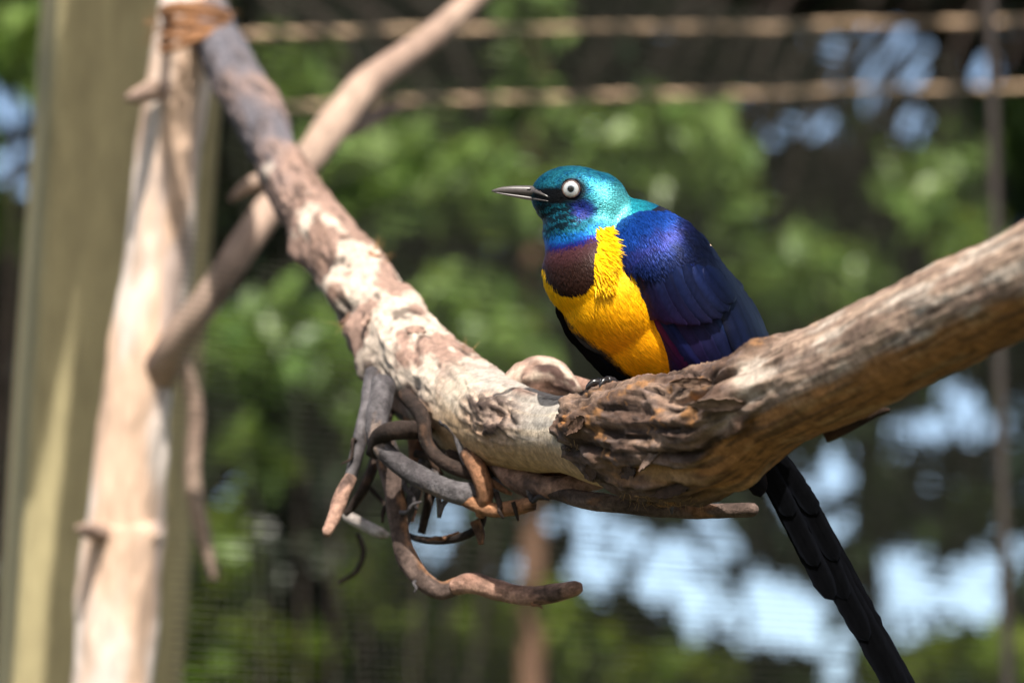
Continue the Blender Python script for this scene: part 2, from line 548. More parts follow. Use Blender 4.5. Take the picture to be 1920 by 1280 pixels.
shrub('shrub', 10, 5.2, [(15, 430, 40, 60), (20, 130, 60, 60), (40, 60, 60, 40), (-60, 300, 60, 90)], 150, 0.05, M_LEAF_L,
      'light green shrub beyond the outer edge of the timber post', _r)


_r = np.random.default_rng(63)
rc = lambda x0, x1, y0, y1, k: [(_r.uniform(x0, x1), _r.uniform(y0, y1), _r.uniform(40, 80), _r.uniform(30, 55)) for _ in range(k)]
shrub('shrub', -250, 5.9, rc(330, 1000, 220, 760, 16), 700, 0.055, M_LEAF_M, 'mid green shrub filling the view behind the middle of the bare limb', _r, via=-220)
shrub('shrub', 2500, 6.0, rc(1050, 1920, 200, 640, 18) + rc(1480, 1920, 640, 1080, 9), 800, 0.055, M_LEAF_M, 'mid green shrub filling the view behind the back of the starling', _r, via=2450)
shrub('shrub', 700, 6.0, rc(330, 1000, 860, 1320, 14), 560, 0.055, M_LEAF_M, 'mid green shrub behind the hanging tangle of twigs', _r)
shrub('shrub', 1450, 6.1, rc(1000, 1920, 1150, 1330, 10), 380, 0.055, M_LEAF_M, 'mid green shrub top behind the tip of the long tail', _r)

# unseen grove trees beside and behind the viewpoint, added to cut the skylight
_r = np.random.default_rng(91)
for x, y in [(-4.6, -0.4), (-4.4, 3.6), (-3.4, -4.2), (-0.6, -5.2), (2.4, -5.0), (4.6, -2.2), (4.5, 1.2), (4.4, 4.6)]:
    root = empty('tree', (x, y, 0))
    tag(root, 'dark leafy grove tree added around the sides of the aviary to cut skylight', 'tree', 'added grove trees around the aviary')
    tr = np.array([[x, y, -0.1, 0.09], [x + 0.05, y, 1.6, 0.07], [x - 0.04, y + 0.05, 3.4, 0.045], [x, y, 5.0, 0.015]])
    V, F = branch_mesh([tr] + [np.array([[x, y, h_, 0.035], [x + 0.5 * math.cos(a_), y + 0.5 * math.sin(a_), h_ + 0.3, 0.022], [x + 1.1 * math.cos(a_), y + 1.1 * math.sin(a_), h_ + 0.5, 0.008]]) for h_, a_ in zip(_r.uniform(1.0, 4.0, 6), _r.uniform(0, 6.28, 6))])
    new_mesh('trunk', V, F, M_TRUNKDK, root)
    cl = np.stack([x + _r.normal(0, 0.8, 60), y + _r.normal(0, 0.7, 60), _r.uniform(0.5, 5.3, 60)], 1)
    C = cl[_r.integers(0, 60, 1900)] + _r.normal(size=(1900, 3)) * 0.24
    V, F, col = leaves(C, 0.26, _r, narrow=0.5)
    # crown top added overhead against skylight; leaves in the sun's path left out
    tx, ty = x * 0.55, 1.0 + (y - 1.0) * 0.6
    hc = np.stack([tx + _r.normal(0, 1.1, 50), ty + _r.normal(0, 1.1, 50), _r.uniform(5.6, 7.4, 50)], 1)
    C2 = hc[_r.integers(0, 50, 1300)] + _r.normal(size=(1300, 3)) * 0.3
    q = C2 - np.array(SUN)[None] * ((C2[:, 2] - 2.2) / SUN.z)[:, None]
    C2 = C2[~((np.abs(q[:, 0]) < 1.35) & (q[:, 1] > 0.2) & (q[:, 1] < 6.0))]
    V2, F2, col2 = leaves(C2, 0.36, _r, narrow=0.55)
    V, F, col = np.vstack([V, V2]), np.vstack([F, F2 + len(V)]), np.vstack([col, col2])
    new_mesh('crown', V, F, M_LEAF_D, root, col=col)

# ------------------------------------------------------------------ aviary: rails, mesh, pole, timber post, bare trunk
def rail(pts, r, label):
    p = np.array([np.r_[P(x, y, D), r] for x, y, D in pts])
    rs = catmull3(p, 160)
    nz = perlin(np.stack([np.arange(160) * 0.12, np.zeros(160) + r * 900, np.zeros(160)], 1))
    rs[:, 3] *= 1 + 0.22 * nz
    rs[:, 2] += 0.003 * perlin(np.stack([np.arange(160) * 0.07, np.ones(160) * 7.7, np.zeros(160)], 1))
    V, F, _ = tube(rs[:, :3], rs[:, 3], 10)
    dapple = sstep(-0.2, 0.2, fbm(np.stack([np.arange(160) * 0.17 + r * 5e4, np.zeros(160), np.zeros(160)], 1), 2))  # dappled sun and shade painted along the rail as pale and dark
    cc = srgb(70, 62, 52)[None] + (srgb(205, 175, 145) - srgb(70, 62, 52))[None] * dapple[:, None]
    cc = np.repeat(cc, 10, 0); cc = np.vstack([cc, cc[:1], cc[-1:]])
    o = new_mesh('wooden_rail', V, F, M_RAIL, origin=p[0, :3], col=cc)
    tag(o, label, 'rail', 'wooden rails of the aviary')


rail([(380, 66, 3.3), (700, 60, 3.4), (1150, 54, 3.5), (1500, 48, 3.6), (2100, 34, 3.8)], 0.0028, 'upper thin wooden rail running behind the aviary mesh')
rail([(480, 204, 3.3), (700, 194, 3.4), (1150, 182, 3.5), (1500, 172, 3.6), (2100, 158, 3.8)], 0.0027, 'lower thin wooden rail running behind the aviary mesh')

# mesh: a flat panel; nearest low on the left, receding to the right and upwards
A0, A1, A2 = P(385, 1400, 1.81), P(2050, 1440, 2.25), P(395, -80, 2.47)
ux = A1 - A0; W_ = np.linalg.norm(ux); ux /= W_
vz = A2 - A0; H_ = np.linalg.norm(vz); vz /= H_
nz_ = np.cross(ux, vz); nz_ /= np.linalg.norm(nz_)
mesh_root = empty('aviary_mesh', A0)
tag(mesh_root, 'fine wire aviary mesh panel behind the bare limb', 'wire mesh')
H_ *= 1.12


def wires(n, start, step, along, length, r, wob):
    Vs, Fs, off = [], [], 0
    k = 14
    perp = np.cross(along, nz_)
    for i in range(n):
        s0 = start + step * i
        t = np.linspace(0, length, k)
        ph = RNG.uniform(0, 6)
        C = s0 + t[:, None] * along + (wob * np.sin(t * 9 + ph))[:, None] * perp
        ring = np.stack([r * perp, r * nz_, -r * perp, -r * nz_])
        V = (C[:, None] + ring[None]).reshape(-1, 3)
        Vs.append(V); Fs.append(tube_faces(k, 4, off=off)); off += len(V)
    return np.vstack(Vs), np.vstack(Fs)


pitch = 0.0066
V, F = wires(int(H_ / pitch), A0 - ux * 0.02, vz * pitch, ux, W_ + 0.1, 0.00026, 0.00010)
tag(new_mesh('horizontal_wires', V, F, M_WIRE, mesh_root, smooth=False), kind='stuff')
V, F = wires(int(W_ / 0.0057), A0 + nz_ * 0.0007, ux * 0.0057, vz, H_, 0.00006, 0.0001)
tag(new_mesh('upright_wires', V, F, M_WIRE, mesh_root, smooth=False), kind='stuff')
pb = P(1880, 640, 3.15)
p = np.array([[pb[0], pb[1], 0, 0.004], [pb[0] - 0.002, pb[1], 1.5, 0.004], [pb[0] - 0.004, pb[1], 3.2, 0.004]])
V, F, _ = tube(catmull3(p, 20)[:, :3], catmull3(p, 20)[:, 3], 12)
tag(new_mesh('metal_pole', V, F, M_METAL, origin=np.array([pb[0], pb[1], 0])), 'slim brown metal pole behind the thick end of the perch', 'pole')

def line_to_ground(a, b):
    """extend the line b->a (a lower) to z = 0"""
    d = a - b
    return a + d * (a[2] / -d[2])


# timber post, square, leaning, edges rounded and warped
pt, pl = P(250, 0, 2.42), P(165, 1280, 2.42)
d_up = (pt - pl) / np.linalg.norm(pt - pl)
base = line_to_ground(pl, pt); topp = pt + d_up * 0.9
Lp = np.linalg.norm(topp - base)
yaw = math.radians(13)
fx = np.array([math.cos(yaw), math.sin(yaw), 0]); fx -= d_up * (fx @ d_up); fx /= np.linalg.norm(fx)
fy = np.cross(d_up, fx)
h, rad = 0.048, 0.007
prof = []
for cx, cy, a0 in ((h - rad, h - rad, 0), (-(h - rad), h - rad, 90), (-(h - rad), -(h - rad), 180), (h - rad, -(h - rad), 270)):
    for k in range(5):
        a = math.radians(a0 + k * 22.5); prof.append((cx + rad * math.cos(a), cy + rad * math.sin(a)))
dense = []
for i in range(len(prof)):
    a, b_ = np.array(prof[i]), np.array(prof[(i + 1) % len(prof)])
    kk = 8 if np.linalg.norm(b_ - a) > 0.03 else 1
    for j in range(kk): dense.append(a + (b_ - a) * j / kk)
prof = np.array(dense); m_ = len(prof); n_ = 160
t = np.linspace(0, Lp, n_)
Cc = base + t[:, None] * d_up
V = Cc[:, None] + prof[None, :, 0:1] * fx + prof[None, :, 1:2] * fy
nzv = perlin(np.stack([np.repeat(t[:, None] * 3, m_, 1), np.repeat(prof[None, :, 0] * 60, n_, 0), np.repeat(prof[None, :, 1] * 60, n_, 0)], -1))
V = V + (nzv * 0.0012)[..., None] * (prof[None, :, 0:1] * fx + prof[None, :, 1:2] * fy) / 0.05
V = np.vstack([V.reshape(-1, 3), Cc[:1], Cc[-1:]])
j = np.arange(m_); jn = (j + 1) % m_
F = (tube_faces(n_, m_), np.vstack([np.stack([np.full(m_, n_ * m_), jn, j], 1), np.stack([np.full(m_, n_ * m_ + 1), (n_ - 1) * m_ + j, (n_ - 1) * m_ + jn], 1)]))
tag(new_mesh('timber_post', V, F, M_POST, origin=base), 'square greenish yellow timber post leaning behind the bare trunk', 'post')


def wood_cols(shape, base, alt, third, co, f1=1.0, f2=1.0):
    a = fbm(co * f1, 4)[..., None]; b = fbm(co * f2 + 31.7, 4)[..., None]
    c = base + (alt - base) * sstep(-0.1, 0.25, a)
    return c + (third - c) * sstep(0.12, 0.3, b)


# bare trunk with a forked side branch
DT = 2.22
rows = [(520, -1500, DT + 0.2, 44), (392, -420, DT + 0.06, 52), (372, -120, DT + 0.02, 56), (352, 40, DT, 58), (322, 250, DT, 60), (292, 500, DT, 62), (262, 740, DT, 66), (232, 1000, DT, 68), (208, 1280, DT, 78)]
ctr = [np.r_[P(x, y, D), r * D / FPX] for x, y, D, r in rows]
g0 = line_to_ground(ctr[-1][:3], ctr[-2][:3])
ctr += [np.r_[ctr[-1][:3] * 0.6 + g0 * 0.4, 0.026], np.r_[g0 - np.array([0, 0, 0.05]), 0.034]]
rs = catmull3(np.array(ctr), 1300)
trunk_root = empty('bare_trunk', g0)
tag(trunk_root, 'pale bare leaning trunk with a thin forked side branch', 'tree trunk')


def knobbly_tube(rs, m, amp, fr, cols, name, mat, parent, long=4.0):
    n = len(rs)
    th = np.linspace(0, 2 * np.pi, m, endpoint=False)
    s = np.r_[0, np.cumsum(np.linalg.norm(np.diff(rs[:, :3], axis=0), axis=1))]
    R = rs[:, 3]
    co = np.stack([np.repeat(s[:, None] * fr / long, m, 1), R[:, None] * np.cos(th)[None] * fr, R[:, None] * np.sin(th)[None] * fr], -1)
    off = np.array([hash_off(name, rs), 3.1, 9.2])
    d = fbm(co + off, 4) * amp * R[:, None]
    if name == 'twig':      # nodes and old leaf scars
        d = d + R[:, None] * 0.30 * np.clip(perlin(np.stack([s * 95 + off[0], s * 0, s * 0], 1)), 0, 1)[:, None] ** 1.5 * (0.5 + 0.5 * np.cos(th * 2 + off[0])[None])
        d = d + R[:, None] * 0.10 * fbm(co * np.array([1, 4, 4]) * 1.5 + off, 3)
    V, F, _ = tube(rs[:, :3], R, m, d)
    c = wood_cols(None, *cols, co + off, 0.6, 0.9).reshape(-1, 3)
    c = np.vstack([c, c[:1], c[-1:]])
    return new_mesh(name, V, F, mat, parent, col=c)


def hash_off(name, rs):
    return (abs(rs[0, 0] * 977.1 + rs[0, 2] * 331.7) % 50)


knobbly_tube(rs, 64, 0.28, 55, (srgb(238, 224, 214), srgb(222, 190, 166), srgb(196, 176, 166)), 'trunk', M_TRUNK, trunk_root)


def px_tube(rows, n, m, amp, fr, cols, name, mat, parent):
    c = np.array([np.r_[P(x, y, D), r * D / FPX] for x, y, D, r in rows])
    return knobbly_tube(catmull3(c, n), m, amp, fr, cols, name, mat, parent, 3.0)


SB = (srgb(176, 152, 136), srgb(158, 134, 120), srgb(132, 112, 102))
px_tube([(285, 720, 2.22, 36), (330, 640, 2.19, 31), (400, 545, 2.18, 30), (500, 400, 2.2, 29), (590, 285, 2.24, 31), (640, 220, 2.27, 34), (700, 150, 2.3, 30), (800, 75, 2.36, 24), (905, -15, 2.42, 21), (1000, -110, 2.5, 15)],
        200, 32, 0.22, 60, SB, 'side_and_shade_branch', M_TRUNK, trunk_root)
px_tube([(620, 250, 2.26, 20), (680, 228, 2.3, 18), (745, 205, 2.34, 9)], 40, 16, 0.2, 60, SB, 'twig', M_TRUNK, trunk_root)
px_tube([(520, 330, 2.2, 12), (470, 345, 2.2, 13), (430, 375, 2.2, 6)], 40, 16, 0.2, 60, SB, 'twig', M_TRUNK, trunk_root)
px_tube([(330, 640, 2.24, 17), (365, 760, 2.25, 15), (362, 900, 2.25, 16), (378, 990, 2.25, 15), (404, 1085, 2.25, 9)], 90, 16, 0.2, 60, SB, 'twig', M_TRUNK, trunk_root)
px_tube([(290, 170, 2.2, 22), (262, 178, 2.18, 16), (240, 184, 2.17, 8)], 30, 16, 0.2, 60, SB, 'twig', M_TRUNK, trunk_root)
px_tube([(195, 1002, 2.205, 20), (165, 994, 2.19, 15), (147, 990, 2.18, 7)], 20, 16, 0.2, 60, SB, 'twig', M_TRUNK, trunk_root)

# added boughs above the picture, shaped to throw narrow shade strips on the post
def shade_bough(rows, k0, start):
    pts = [np.r_[P(*start), 0.016]]
    for x, y, r in rows:
        q = P(x, y, 2.37) + np.array(SUN) * k0
        pts.append(np.r_[q, r])
    knobbly_tube(catmull3(np.array(pts), 120), 20, 0.25, 60, SB, 'side_and_shade_branch', M_TRUNK, trunk_root, 3.0)


shade_bough([(268, -260, 0.019), (242, 0, 0.018), (208, 400, 0.014), (166, 800, 0.012), (114, 1290, 0.0105), (92, 1500, 0.006)], 0.62, (440, -800, 2.32))
shade_bough([(200, -300, 0.012), (182, -60, 0.013), (146, 220, 0.015), (112, 480, 0.013), (78, 740, 0.009), (56, 950, 0.003)], 0.70, (470, -1050, 2.35))
shade_bough([(88, -300, 0.006), (92, 0, 0.006), (62, 420, 0.0065), (28, 900, 0.006), (2, 1300, 0.003)], 0.78, (490, -1250, 2.37))

# coir binding where the limb is tied to the trunk
cb = P(352, 45, 2.2)
rope = empty('rope_binding', cb)
tag(rope, 'frayed orange coir rope tying the limb to the bare trunk', 'rope')
for k in range(5):
    a = np.linspace(0, 2 * np.pi, 40)
    cx = 366 + (60 + 4 * math.sin(k * 2.1)) * np.cos(a); cy = 44 + 10 * (k - 2) + 14 * np.sin(a + 0.9 * k) - (0.12 * k - 0.1) * (cx - 362)
    Dd = 2.18 + 0.035 * np.sin(a)
    C = P(cx, cy, Dd)
    V, F, _ = tube(C, np.full(40, 0.0019), 8)
    new_mesh('coil', V, F, M_ROPE, rope)


def strands(roots, dirs, lens, wid, curl, rng, k=5):
    """thin curved fibre ribbons (three-sided)"""
    n = len(roots)
    t = np.linspace(0, 1, k)
    side = rng.normal(size=(n, 3))
    side -= (side * dirs).sum(1)[:, None] * dirs; side /= np.linalg.norm(side, axis=1)[:, None]
    oth = np.cross(dirs, side)
    C = roots[:, None] + lens[:, None, None] * (t[None, :, None] * dirs[:, None] + (curl * t ** 2)[None, :, None] * side[:, None])
    w = wid * (1 - 0.8 * t)
    ring = [side, -0.5 * side + 0.87 * oth, -0.5 * side - 0.87 * oth]
    V = np.stack([C + w[None, :, None] * r_[:, None] for r_ in ring], 2).reshape(-1, 3)
    F = tube_faces(k, 3)
    F = (F[None] + (np.arange(n) * 3 * k)[:, None, None]).reshape(-1, 4)
    return V, F


rr = np.random.default_rng(8)
n = 150
roots = P(345 + rr.normal(0, 28, n), 48 + rr.normal(0, 14, n), 2.18 + rr.normal(0, 0.01, n))
dr = rr.normal(size=(n, 3)); dr[:, 2] -= 0.4; dr[:, 0] -= 0.3; dr /= np.linalg.norm(dr, axis=1)[:, None]
V, F = strands(roots, dr, rr.uniform(0.004, 0.013, n), 0.0005, 0.6, rr)
tag(new_mesh('fibre', V, F, M_ROPE, rope), kind='stuff')

# ------------------------------------------------------------------ the perch: one long dead limb, forked roots of twigs under it
rows = np.array([  # photo px, py, distance, apparent radius
    (372, 0, 2.25, 42), (395, 50, 2.2, 42), (430, 120, 2.13, 45), (485, 220, 2.02, 48), (522, 300, 1.95, 47), (565, 380, 1.88, 48), (619, 460, 1.81, 57), (690, 560, 1.735, 68),
    (742, 632, 1.69, 76), (805, 705, 1.64, 88), (870, 758, 1.60, 88), (935, 792, 1.565, 84), (1000, 808, 1.54, 76), (1075, 816, 1.515, 74), (1150, 824, 1.49, 92), (1250, 822, 1.462, 112),
    (1350, 805, 1.435, 112), (1450, 752, 1.408, 98), (1600, 682, 1.368, 98), (1750, 607, 1.33, 100), (1920, 527, 1.285, 99), (2100, 440, 1.24, 100), (2400, 300, 1.16, 102)], float)
pr = catmull(rows, 900)                       # px, py, D, r
NS, MS = len(pr), 176
Cw = P(pr[:, 0], pr[:, 1], pr[:, 2])
Rw = pr[:, 3] * pr[:, 2] / FPX
arc = np.r_[0, np.cumsum(np.linalg.norm(np.diff(pr[:, :2], axis=0), axis=1))]
th = np.linspace(0, 2 * np.pi, MS, endpoint=False)
tang = np.gradient(pr[:, :2], axis=0); tang /= np.linalg.norm(tang, axis=1)[:, None]
nrm = np.stack([tang[:, 1], -tang[:, 0]], 1)    # up side in the picture (py down)
T_, N__, B__ = frames(Cw)
# does +sin(theta) point to the upper side?
SGN = 1.0 if (B__[450] @ UP) > 0 else -1.0
TH = np.repeat(th[None], NS, 0)
wrap = lambda a: (a + np.pi) % (2 * np.pi) - np.pi


_g, _, _ = tube(Cw, Rw, MS)
_g = _g[:NS * MS]
_d = _g - CAMLOC
GD = _d @ FWD
GPX = 960 + (_d @ RIGHT) / GD * FPX; GPY = 640 - (_d @ UP) / GD * FPX


def locate(x, y):
    """surface coordinates (arc, theta) of the limb's camera side at a place in the picture"""
    r2 = (GPX - x) ** 2 + (GPY - y) ** 2
    k = np.argmin(r2)
    near_ = np.where(r2 < max(7.0 ** 2, r2[k] * 1.5))[0]
    k = near_[np.argmin(GD[near_])]
    return arc[k // MS], th[k % MS], k // MS


ARC = np.repeat(arc[:, None], MS, 1)
RR = np.repeat(pr[:, 3:4], MS, 1)
XX = np.repeat(pr[:, 0:1], MS, 1)
Q = np.sin(TH) * SGN                            # +1 upper side, -1 under side
FR = np.cos(TH)                                 # +1 towards the camera
CO = np.stack([ARC, RR * np.cos(TH), RR * np.sin(TH)], -1)   # 'pixels'


def bump(x, y, ra, rb, amp, ang=0.0, p=2.0, back=False):
    s, t0, i = locate(x, y)
    if back: t0 = math.pi - t0
    a = ARC - s; b = wrap(TH - t0) * RR * SGN
    c, sn = math.cos(ang), math.sin(ang)
    u = (a * c + b * sn) / ra; v = (-a * sn + b * c) / rb
    return amp * np.exp(-(u * u + v * v) ** (p / 2))


low = fbm(CO / 95.0 + 3.3, 3)
mid = fbm(CO / 38.0 + 8.1, 4)
fine = fbm(CO / 13.0 + 1.7, 3)
grain = fbm(CO * np.array([1 / 70.0, 1 / 9.0, 1 / 9.0]) + 5.5, 4)
grain2 = fbm(CO * np.array([1 / 160.0, 1 / 16.0, 1 / 16.0]) + 15.5, 4)
ridg = 1 - np.abs(fbm(CO * np.array([1 / 110.0, 1 / 26.0, 1 / 26.0]) + 9.1, 4)) * 3.2
bmid = fbm(CO * np.array([1 / 90.0, 1 / 22.0, 1 / 22.0]) + 61.1, 4)
bfine = fbm(CO * np.array([1 / 26.0, 1 / 8.0, 1 / 8.0]) + 71.1, 3)
patch = fbm(CO / 60.0 + 22.0, 4)
patch2 = fbm(CO * np.array([1 / 110.0, 1 / 45.0, 1 / 45.0]) + 42.0, 5)

# masks along the limb (features of the wood, and painted shade on its upper length)
left = 1 - sstep(850, 930, XX)
upper_shade = 1 - sstep(440, 580, XX + 140 * low)
bare = sstep(860, 900, XX) * (1 - sstep(1040, 1100, XX))
right = sstep(1290, 1420, XX)
# thick old bark round the perch: covers the crook, thins out to the upper side further right
edge_l = XX - (1112 + 34 * np.abs(Q) - 44 * Q + 46 * patch + 16 * fine)
edge_low = Q - (-0.18 - 0.25 * sstep(1150, 1260, XX) + 0.32 * sstep(1260, 1500, XX) + 0.35 * patch)
under = (1 - sstep(-0.72, -0.5, Q + 0.25 * patch)) * (1 - sstep(1300, 1370, XX + 60 * patch))
bark = sstep(-4, 10, edge_l) * np.maximum(np.maximum(sstep(0, 0.10, edge_low), 1 - sstep(1190, 1260, XX + 80 * patch)), under)
bark *= 1 - sstep(1420, 1560, XX + 160 * patch2)

disp = 5.0 * low + 2.0 * mid + 0.8 * fine + 1.2 * grain
disp += left * (9 * mid + 5.0 * fine + 8 * np.clip(low, -1, 1))
disp += right * (4.0 * low + 3.0 * grain2 + 1.5 * grain)
disp += bark * (12 + 8 * (ridg - 0.5) + 9 * bmid + 5.5 * bfine + 3 * mid)
crev = bark * sstep(0.12, 0.34, -bmid + 0.3 * grain) * 11
disp -= crev
# knots, stubs, rolls and hollows seen on the limb
for a in [(562, 480, 24, 20, 20), (625, 548, 26, 22, 26), (700, 462, 18, 12, 10), (660, 620, 24, 18, 24), (690, 690, 34, 26, 26), (640, 575, 12, 12, -12), (780, 540, 26, 14, 12), (815, 600, 24, 16, 10),
          (735, 650, 30, 22, 12), (800, 640, 36, 16, 9), (850, 690, 34, 14, 10), (770, 720, 16, 12, -9), (745, 545, 12, 9, -10), (700, 585, 26, 16, 9), (600, 500, 16, 12, -10), (480, 250, 30, 30, 8), (540, 330, 20, 16, 9)]:
    disp += bump(*a)
disp += bump(985, 735, 40, 14, 8, 0, 3)
burl = bump(918, 778, 54, 50, 1.0, 0, 4)
disp += burl * (8 + 14 * fine + 9 * mid) - bump(938, 775, 16, 12, 8)
disp += bump(1090, 800, 42, 20, 20, 0.3, 3) + bump(1160, 762, 80, 22, 18, 0.35, 3)               # lip of bark under the toes
disp += bump(1330, 770, 90, 26, 20, 0.12, 3) + bump(1300, 722, 60, 12, 14, 0.2, 3) - bump(1315, 738, 50, 7, 26, 0.14, 2)
disp -= bump(1390, 790, 9, 22, 14) + bump(1260, 800, 70, 6, 10, 0.15)
disp += bump(1415, 655, 26, 20, 10) + bump(1440, 805, 22, 20, 9)
disp += bump(1260, 905, 90, 26, 12, 0, 3)
disp += bump(1400, 905, 24, 20, 16)
R0 = np.repeat(Rw[:, None], MS, 1)
dW = disp * (pr[:, 2] / FPX)[:, None]
V, F, _ = tube(Cw, Rw, MS, dW)

# limb colours: wood patches, dark crevices, painted shade up top and underneath
C3 = lambda *c: srgb(*c)[None, None]
m_ = lambda a: a[..., None]
mixc = lambda A, Bc, t: A + (Bc - A) * m_(np.clip(t, 0, 1))
cream = C3(206, 192, 172); greyw = C3(176, 168, 158); tanw = C3(190, 152, 108); orange = C3(168, 120, 74); pink = C3(160, 132, 118); white = C3(200, 184, 168)
brownb = C3(104, 82, 70); dark = C3(58, 46, 40); shade_blue = C3(100, 101, 110); umber = C3(92, 68, 48)
col = np.zeros((NS, MS, 3)) + cream
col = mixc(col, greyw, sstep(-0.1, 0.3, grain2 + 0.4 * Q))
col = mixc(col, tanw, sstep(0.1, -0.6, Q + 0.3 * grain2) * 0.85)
cl_ = np.zeros((NS, MS, 3)) + pink
cl_ = mixc(cl_, brownb, sstep(0.05, 0.3, patch2) * 0.6)
cl_ = mixc(cl_, white, sstep(0.02, 0.14, patch + 0.10 * sstep(560, 700, XX) - 0.22 * (1 - sstep(540, 680, XX)) - 0.10 * sstep(0.3, 0.9, Q)))
cl_ = mixc(cl_, dark, sstep(0.16, 0.34, -mid) * 0.75)
cl_ = mixc(cl_, shade_blue, upper_shade * 0.9)  # shade on the upper limb, painted blue-grey into the colour
cl_ = mixc(cl_, dark, upper_shade * sstep(0.08, 0.3, mid) * 0.5)
col = mixc(col, cl_, left)
col = mixc(col, dark, left * (1 - sstep(-0.75, -0.35, Q + 0.35 * mid)) * 0.45)  # shade of the under side painted into the colour
cr_ = np.zeros((NS, MS, 3)) + C3(184, 158, 138)
cr_ = mixc(cr_, C3(208, 192, 176), sstep(0.0, 0.25, patch2))
cr_ = mixc(cr_, brownb, sstep(0.02, 0.22, grain2) * 0.6)
cr_ = mixc(cr_, C3(148, 124, 110), sstep(0.05, 0.25, patch) * 0.7)
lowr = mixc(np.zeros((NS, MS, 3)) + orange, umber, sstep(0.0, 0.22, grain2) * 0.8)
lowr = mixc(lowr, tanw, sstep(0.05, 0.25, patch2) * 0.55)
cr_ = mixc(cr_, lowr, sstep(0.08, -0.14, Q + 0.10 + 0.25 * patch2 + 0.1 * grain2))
cr_ = mixc(cr_, dark, sstep(0.2, 0.36, -grain2) * 0.6)
col = mixc(col, cr_, np.maximum(right, sstep(1150, 1250, XX)))
cb_ = np.zeros((NS, MS, 3)) + brownb
cb_ = mixc(cb_, C3(150, 124, 106), sstep(0.0, 0.3, patch2 + 0.25 * Q))
cb_ = mixc(cb_, dark, sstep(-0.05, 0.2, -bmid - 0.3 * bfine) * 0.85)
cb_ = mixc(cb_, C3(120, 104, 98), sstep(0.08, 0.3, bfine) * 0.6)
cb_ = mixc(cb_, umber, sstep(0.05, 0.3, patch) * 0.5)
cb_ = mixc(cb_, orange, sstep(0.22, 0.34, patch + 0.5 * fine) * 0.7)
cb_ = mixc(cb_, dark, sstep(0.3, 0.9, crev / 12) * 0.8)
col = mixc(col, cb_, bark)
col = mixc(col, pink * 0.75, burl * 0.8)
col = mixc(col, C3(62, 50, 46), burl * sstep(-0.05, 0.16, fine + 0.4 * mid) * 0.9)
col = mixc(col, C3(206, 168, 140), burl * sstep(0.05, 0.25, -mid - 0.5 * fine) * 0.6)
col = mixc(col, C3(206, 140, 78), bump(1075, 790, 16, 14, 1.0) * sstep(-0.2, 0.2, fine))
col = mixc(col, pink * 0.8, bump(975, 728, 44, 18, 1.0, 0, 4) * sstep(-0.12, 0.06, mid + 0.5 * fine))
for sx, sy, ra_, rb_, an_ in [(1030, 742, 60, 3.5, 0.0), (935, 800, 36, 3.5, 0.6), (900, 880, 10, 8, 0), (880, 735, 30, 3, -0.5), (700, 690, 16, 20, 0), (760, 730, 14, 12, 0)]:
    col = mixc(col, dark, bump(sx, sy, ra_, rb_, 1.0, an_, 3) * sstep(-0.25, 0.1, fine) * 0.85)
col = col.reshape(-1, 3); col = np.vstack([col, col[:1], col[-1:]])
perch_base = np.array(Cw[450])
perch = empty('perch_limb', perch_base)
tag(perch, 'long bare dead limb with peeling bark on which the starling sits', 'branch')
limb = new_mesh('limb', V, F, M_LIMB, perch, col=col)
bpy.context.view_layer.update()
LV = V; LIMB_BVH = BVHTree.FromPolygons([Vector(v) for v in V], [list(map(int, f)) for f in F[0]])


def limb_at(x, y):
    """point and normal on the camera side of the limb seen at a place in the picture"""
    d = P(x, y, 1.0) - CAMLOC
    h = LIMB_BVH.ray_cast(Vector(CAMLOC), Vector(d).normalized())
    if h[0] is None:
        i = np.argmin((pr[:, 0] - x) ** 2 + (pr[:, 1] - y) ** 2)
        return np.array(Cw[i]), -FWD
    n = np.array(h[1])
    if n @ d > 0: n = -n
    return np.array(h[0]), n


# torn stub on the upper side: a rounded knob of bark with pale broken faces
px_tube([(938, 742, 1.575, 12), (965, 722, 1.572, 30), (1000, 712, 1.57, 40), (1035, 712, 1.565, 36), (1062, 722, 1.56, 24), (1085, 734, 1.555, 9)], 90, 48, 0.55, 130, (srgb(150, 120, 106), srgb(206, 188, 170), srgb(86, 66, 60)), 'stub', M_LIMB, perch)
px_tube([(1050, 705, 1.575, 6), (1072, 716, 1.57, 12), (1105, 728, 1.565, 14), (1140, 736, 1.56, 8)], 40, 24, 0.4, 130, (srgb(150, 120, 106), srgb(190, 164, 146), srgb(96, 76, 68)), 'stub', M_LIMB, perch)
# loose bark flakes: curled plates lifting off the limb
fl_rng = np.random.default_rng(17)


